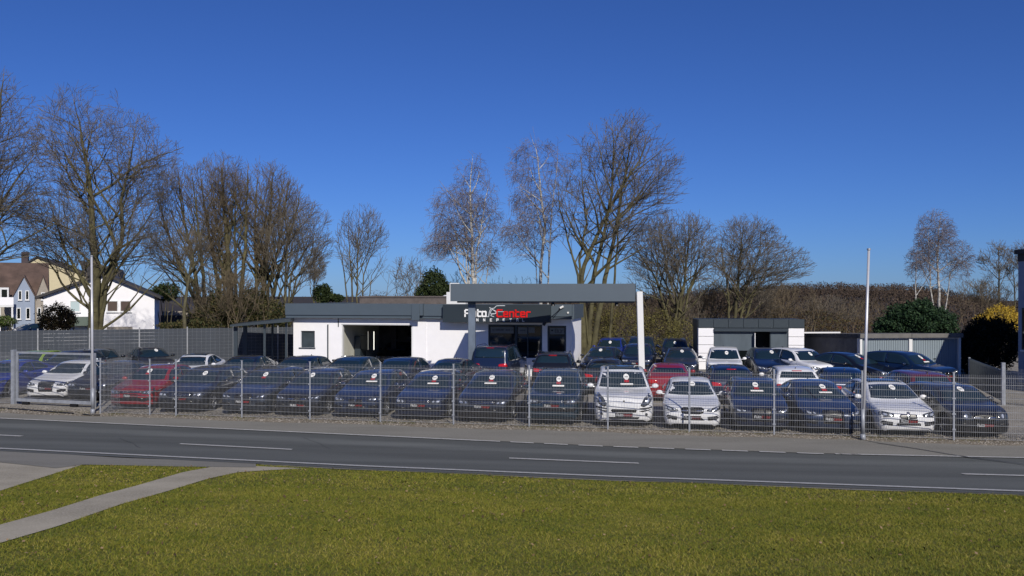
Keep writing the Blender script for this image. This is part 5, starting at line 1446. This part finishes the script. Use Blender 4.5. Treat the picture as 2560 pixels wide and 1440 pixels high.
# right of the canopy
make_tree('bare_tree', 73, 60, [(1672, [(1670, 800), (1640, 700), (1600, 640), (1580, 600)], .13), (1688, [(1700, 780), (1715, 680), (1722, 600), (1720, 540)], .15), (1684, [(1690, 760), (1665, 660), (1650, 590), (1650, 550)], .11), (1690, [(1720, 740), (1760, 650), (1785, 600)], .09)],
          [(1680, 640, 135, 120), (1735, 640, 80, 110), (1610, 660, 70, 90)], 'forked bare tree between the canopy post and the kiosk', bg_, tw, trop=.04, angle=42, target=7000)
make_tree('bare_tree', 79, 62, [(1830, [(1842, 740), (1848, 650), (1855, 560)], .15), (1826, [(1820, 740), (1808, 650), (1800, 590)], .1), (1836, [(1880, 740), (1910, 680), (1960, 650)], .1), (1832, [(1870, 700), (1900, 620), (1895, 560)], .09)],
          [(1870, 650, 110, 120), (1945, 670, 95, 70), (1810, 660, 65, 100)], 'wide bare tree rising behind the kiosk', bg_, tw, trop=.03, angle=44, target=8500)
make_tree('birch', 83, 72, [(2348, [(2346, 740), (2345, 660), (2350, 580), (2360, 530)], .13), (2346, [(2330, 720), (2322, 620), (2320, 560)], .07), (2350, [(2380, 680), (2410, 640), (2425, 610)], .06), (2290, [(2287, 740), (2285, 680), (2290, 630)], .07)],
          [(2340, 590, 55, 72), (2395, 650, 45, 60), (2300, 660, 42, 55)], 'birch with white stems above the green conifer bush at the right', bb, bt, dens=.85, droop=.08, rmin=.009, thr=.025, angle=48, target=5500)
make_tree('bare_tree', 89, 80, [(2495, [(2495, 720), (2492, 660), (2488, 610)], .12)], [(2492, 665, 52, 70)], 'bare tree beside the eaves of the house at the right edge', bk, tw, dens=.75, rmin=.011, angle=45, target=1700)
make_tree('bare_tree', 97, 74, [(2540, [(2538, 720), (2536, 660)], .09)], [(2545, 670, 32, 75)], 'bare tree half hidden by the house at the right edge', bk, tw, dens=.75, rmin=.011, angle=40, target=1500)

# ------------------------------------------------------------------ bushes
def bush(name, seed, Y, cx, cy, rx, ry, n_st, label, twig, dens=1.0, cat='bush', group=None, trop=.10, angle=35, rmin=.010, st_r=.03):
    rr = random.Random(seed); t = Tree(seed, env_px(Y, 0, (cx, cy, rx, ry)), trop=trop, wig=.2, dens=dens, rmin=rmin, angle=angle, maxlev=4)
    bx = PX(cx, Y); root = empty(name, (bx, Y, gz(bx, Y)), 0, label, cat, group); hw = rx / F * Y
    for k in range(n_st):
        x = bx + rr.uniform(-.8, .8) * hw; y = Y + rr.uniform(-1, 1); b = Vector((x, y, gz(x, y)))
        z0 = max(b.z, PZ(cy + ry, Y) - .3); b.z = z0
        d = Vector((rr.gauss(0, .35), rr.gauss(0, .25), 1)).normalized(); L_ = max(.5, t.exit(b, d)) * rr.uniform(.8, 1)
        t.grow(b, d, L_, st_r, 1)
    A = np.array(t.big + t.small); A[:, 0:3] -= tuple(root.location); A[:, 3:6] -= tuple(root.location)
    link('branches', tubes('branches', A, twig, 3), root); TREES.append((name, 0, len(A))); return root
def leafy(name, seed, Y, els, n, size, label, m, cat='bush', stem=True, flat=.0, group=None, depth=.8, kind=None):
    r = np.random.default_rng(seed); per = []; tot = sum(rx * ry for _, _, rx, ry in els)
    bx = PX(els[0][0], Y); root = empty(name, (bx, Y, gz(bx, Y)), 0, label, cat, group)
    for (cx, cy, rx, ry) in els:
        k = int(n * rx * ry / tot); c = np.array([PX(cx, Y), Y, PZ(cy, Y)]); rad = np.array([rx, rx * depth, ry]) / F * Y
        u = r.normal(size=(k, 3)); u /= np.linalg.norm(u, axis=1, keepdims=True)
        bump = 1 + .22 * np.sin(u[:, 0] * 7 + cx) * np.sin(u[:, 2] * 6 + u[:, 1] * 5) + .16 * np.sin(u[:, 0] * 15 + cy) * np.sin(u[:, 2] * 13 + u[:, 1] * 9) + .08 * np.sin(u[:, 0] * 31 + u[:, 2] * 27)
        per.append(c + u * rad * (bump * r.uniform(.35, 1.0, k) ** .45)[:, None])
    C = np.concatenate(per); k = len(C); zg = g(C[:, 0], C[:, 1]); C = C[C[:, 2] > zg]; k = len(C)
    a = r.normal(size=(k, 3)); a /= np.linalg.norm(a, axis=1, keepdims=True); b = r.normal(size=(k, 3)); b -= (a * b).sum(1, keepdims=True) * a; b /= np.linalg.norm(b, axis=1, keepdims=True)
    s = size * r.uniform(.5, 1.2, (k, 1)); V = np.stack([C - a * s, C + b * s * .45, C + a * s, C - b * s * .45], axis=1) - np.array(root.location)
    me = np_mesh('foliage', V.reshape(-1, 3), np.arange(4 * k).reshape(-1, 4), m); set_tint(me, np.repeat(r.uniform(0, 1, k), 4)); link('foliage', me, root)
    if stem:
        mb = MB(); rr = random.Random(seed); c = Vector((0, 0, PZ(els[0][1], Y) - root.location.z))
        for _ in range(5): mb.tube((rr.uniform(-.3, .3), rr.uniform(-.3, .3), -.1), (c.x + rr.uniform(-.8, .8) * els[0][2] / F * Y, rr.uniform(-.5, .5), c.z + rr.uniform(-.2, .5)), .06, .02, 5)
        mb.build('stem', M['bark'], root)
    return root
ev = rand_tint_mat('evergreen', ((.010, .018, .006), (.022, .036, .010), (.045, .062, .016)), .7)
jun = rand_tint_mat('juniper', ((.008, .022, .012), (.016, .04, .016), (.03, .062, .022)), .7)
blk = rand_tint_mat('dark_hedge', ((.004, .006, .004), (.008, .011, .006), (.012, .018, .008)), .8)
ivy = rand_tint_mat('ivy', ((.015, .022, .008), (.035, .045, .014), (.07, .065, .022), (.10, .075, .035)), .7)
brn = rand_tint_mat('dry_leaves', ((.03, .022, .012), (.065, .042, .02), (.11, .07, .03), (.08, .085, .025)), .8)
yel = rand_tint_mat('yellow_bloom', ((.20, .13, .02), (.42, .28, .03), (.55, .40, .05)), .7)
hdg = rand_tint_mat('green_hedge', ((.03, .05, .012), (.06, .09, .02), (.09, .12, .03)), .7)
olv = rand_tint_mat('olive_scrub', ((.055, .05, .018), (.11, .10, .03), (.17, .15, .045)), .8)
leafy('evergreen_bush', 1, 59, [(520, 795, 42, 32), (560, 770, 38, 40), (485, 805, 30, 22), (600, 790, 40, 36), (640, 765, 34, 44), (672, 785, 36, 40), (705, 795, 26, 34), (620, 745, 24, 30), (540, 745, 20, 24)], 15000, .09, 'dark ivy covered thicket behind the privacy fence and carport', ivy)
bush('bare_bush', 3, 58.5, 570, 748, 125, 78, 34, 'brown bare thicket at the foot of the dense clump of trees', M['twig_warm'], dens=.85)
leafy('evergreen_bush', 2, 60, [(1085, 715, 32, 42), (1105, 728, 22, 28), (1062, 735, 24, 22)], 9000, .09, 'olive green evergreen above the flat roof left of the canopy', ev)
leafy('evergreen_bush', 4, 62, [(806, 735, 24, 24), (840, 745, 20, 10)], 4000, .09, 'small dark pine like bush above the roof edge of the showroom', ev)
bush('bare_bush', 5, 63, 1020, 700, 70, 62, 16, 'rounded bare bush left of the evergreen above the flat roof', M['twig'], dens=.85)
bush('bare_bush', 7, 66, 1140, 715, 70, 45, 12, 'low bare bush behind the left end of the canopy', M['twig'], dens=.75)
bush('bare_bush', 9, 66, 1300, 725, 110, 36, 14, 'low bare bushes showing just above the canopy edge', M['twig'], dens=.7)
for i, (cx, cy, rx, ry, Y, m_, lb) in enumerate([
    (1500, 800, 70, 95, 60, 'twig_warm', 'olive brown bare bush beside the showroom wall'),
    (1570, 790, 70, 90, 62, 'twig', 'brown bare bush seen between canopy post and trunk'),
    (1640, 790, 65, 95, 61, 'twig_warm', 'brown bare bush just right of the white canopy post'),
    (1710, 800, 60, 85, 63, 'twig', 'brown bare bush left of the kiosk'),
    (1790, 760, 80, 60, 66, 'twig_warm', 'bare bush behind the left half of the kiosk roof'),
    (1880, 760, 80, 58, 67, 'twig', 'bare bush behind the middle of the kiosk roof'),
    (1975, 765, 85, 62, 68, 'twig_warm', 'bare bush behind the right end of the kiosk'),
    (2070, 785, 90, 52, 72, 'twig', 'bare bush above the dark garage wall'),
    (2160, 790, 80, 45, 74, 'twig_warm', 'bare bush left of the green conifer bush'),
    (2440, 750, 90, 55, 76, 'twig_warm', 'brown bare bush above the dark hedge')]):
    bush('bare_bush', 100 + i, Y, cx, cy, rx, ry, 20, lb, M[m_], dens=1.0)
leafy('olive_scrub', 21, 59, [(1490, 820, 55, 70), (1560, 820, 70, 60), (1640, 830, 60, 60), (1710, 840, 45, 45)], 13000, .06, 'olive yellow bramble scrub behind the back row of cars', olv)
leafy('olive_scrub', 22, 70, [(1860, 790, 110, 30), (2000, 800, 110, 28), (2120, 815, 90, 20)], 8000, .07, 'olive bramble scrub behind the kiosk roof', brn)
leafy('conifer_bush', 23, 55, [(2290, 800, 70, 42), (2240, 815, 50, 26), (2340, 808, 50, 34), (2300, 775, 35, 25), (2205, 825, 22, 14)], 26000, .10, 'broad dark green conifer bush behind the garages', jun)
leafy('dark_hedge', 24, 46.8, [(2450, 860, 55, 62), (2500, 862, 52, 62), (2425, 880, 30, 60), (2478, 830, 45, 32)], 26000, .08, 'rounded black looking hedge in shade between garages and house', blk, depth=.5)
leafy('forsythia', 25, 60, [(2500, 790, 42, 28), (2465, 800, 28, 16), (2530, 800, 20, 30)], 7000, .06, 'yellow flowering bush behind the dark hedge', yel)
leafy('brown_bush', 26, 64, [(142, 795, 42, 36), (165, 800, 26, 26), (120, 810, 24, 20)], 8000, .08, 'russet brown bush in front of the white gabled house', brn)
leafy('green_hedge', 27, 72, [(10, 803, 30, 14), (-20, 803, 30, 14)], 3500, .08, 'clipped green hedge at the left edge below the balcony', hdg)
leafy('evergreen_bush', 28, 84, [(415, 730, 34, 22), (395, 735, 22, 14)], 4000, .12, 'round dark evergreen over the shed roof right of the white house', ev)
leafy('low_hedge', 29, 58, [(430, 815, 40, 10), (500, 812, 60, 16)], 3000, .08, 'low sunlit hedge just above the privacy fence', ivy)

# ------------------------------------------------------------------ wooded hills
def hill(name, pts, Y0, Y1, zlow, x0, x1, label_m, ncr, seed, spk, tint):
    """pts: skyline (px,py) at distance Y1; slope falls to zlow at Y0"""
    xs_ = np.linspace(x0, x1, 120); v = np.linspace(0, 1.15, 30)
    sk = np.array(pts, float)
    def hz_(X, v_):
        Yv = Y0 + (Y1 - Y0) * v_; px = CX + F * X / Yv
        ztop = HC - (np.interp(px, sk[:, 0], sk[:, 1]) - HY) / F * Y1
        sm = v_ ** .8 * np.where(v_ > 1, 1 - (v_ - 1) * 1.5, 1)
        return zlow + (ztop - zlow) * sm + 2.5 * np.sin(X / 47 + 3 * v_) * np.sin(v_ * 9 + X / 80) * (v_ < .97) * v_
    XXh, VV = np.meshgrid(xs_, v, indexing='ij'); YYh = Y0 + (Y1 - Y0) * VV; ZZh = hz_(XXh, VV)
    V = np.dstack([XXh, YYh, ZZh]).reshape(-1, 3); i, j = np.meshgrid(np.arange(119), np.arange(29), indexing='ij'); k = (i * 30 + j).ravel()
    o = link(name, np_mesh(name, V, np.c_[k, k + 30, k + 31, k + 1], M['hill'])); o['kind'] = 'structure'
    r = np.random.default_rng(seed); X = r.uniform(x0, x1, ncr); v_ = r.uniform(0.02, 1.02, ncr) ** .9; Yc = Y0 + (Y1 - Y0) * v_; Z = hz_(X, v_)
    nsp = spk; h = r.uniform(7, 12, ncr); w = h * r.uniform(.42, .6, ncr)
    u = r.normal(size=(ncr, nsp, 3)); u /= np.linalg.norm(u, axis=2, keepdims=True)
    c = np.stack([X, Yc, Z + h * .35], 1)[:, None, :] + u * np.stack([w, w, h * .55], 1)[:, None, :] * r.uniform(.35, 1.0, (ncr, nsp, 1)) ** .5
    a = r.normal(size=(ncr, nsp, 3)) * [1, 1, 1.6]; a /= np.linalg.norm(a, axis=2, keepdims=True)
    b = np.cross(a, r.normal(size=(ncr, nsp, 3))); b /= np.linalg.norm(b, axis=2, keepdims=True); q = (h * (Y1 / 900) ** .5 * .072)[:, None, None] * r.uniform(.4, 1.2, (ncr, nsp, 1))
    V = np.stack([c - a * q, c + b * q * .5, c + a * q, c - b * q * .5], axis=2).reshape(-1, 3)
    me = np_mesh('woodland', V, np.arange(len(V)).reshape(-1, 4), tint); t_ = np.clip(r.normal(.5, .22, ncr) + .38 * np.sin(X / 38 + Yc / 70) * np.sin(Yc / 55), 0, 1)
    set_tint(me, np.repeat(np.clip(t_[:, None] + r.normal(0, .1, (ncr, nsp)), 0, 1).ravel(), 4)); return me
wood = rand_tint_mat('winter_wood', ((.030, .024, .017), (.052, .037, .027), (.070, .049, .035), (.088, .064, .046)), .9)
me = hill('hills', [(1400, 762), (1650, 748), (1750, 737), (1850, 729), (1950, 725), (2100, 722), (2180, 727), (2250, 724), (2330, 734), (2420, 752), (2600, 778), (2900, 790)], 200, 1100, -14, 40, 880, None, 9000, 3, 24, wood)
tag(link('woodland', me), 'leafless brown woodland covering the hillside on the right', 'woodland', kind='stuff')
me = hill('hills', [(-800, 748), (400, 748), (820, 750), (880, 746), (940, 739), (1000, 741), (1100, 748), (1400, 748)], 500, 1500, -14, -1400, 60, None, 1500, 4, 14, wood)
tag(link('woodland', me), 'faint far wooded ridge behind the showroom roof', 'woodland', kind='stuff')
print('TREES', sum(a + b for _, a, b in TREES), TREES)
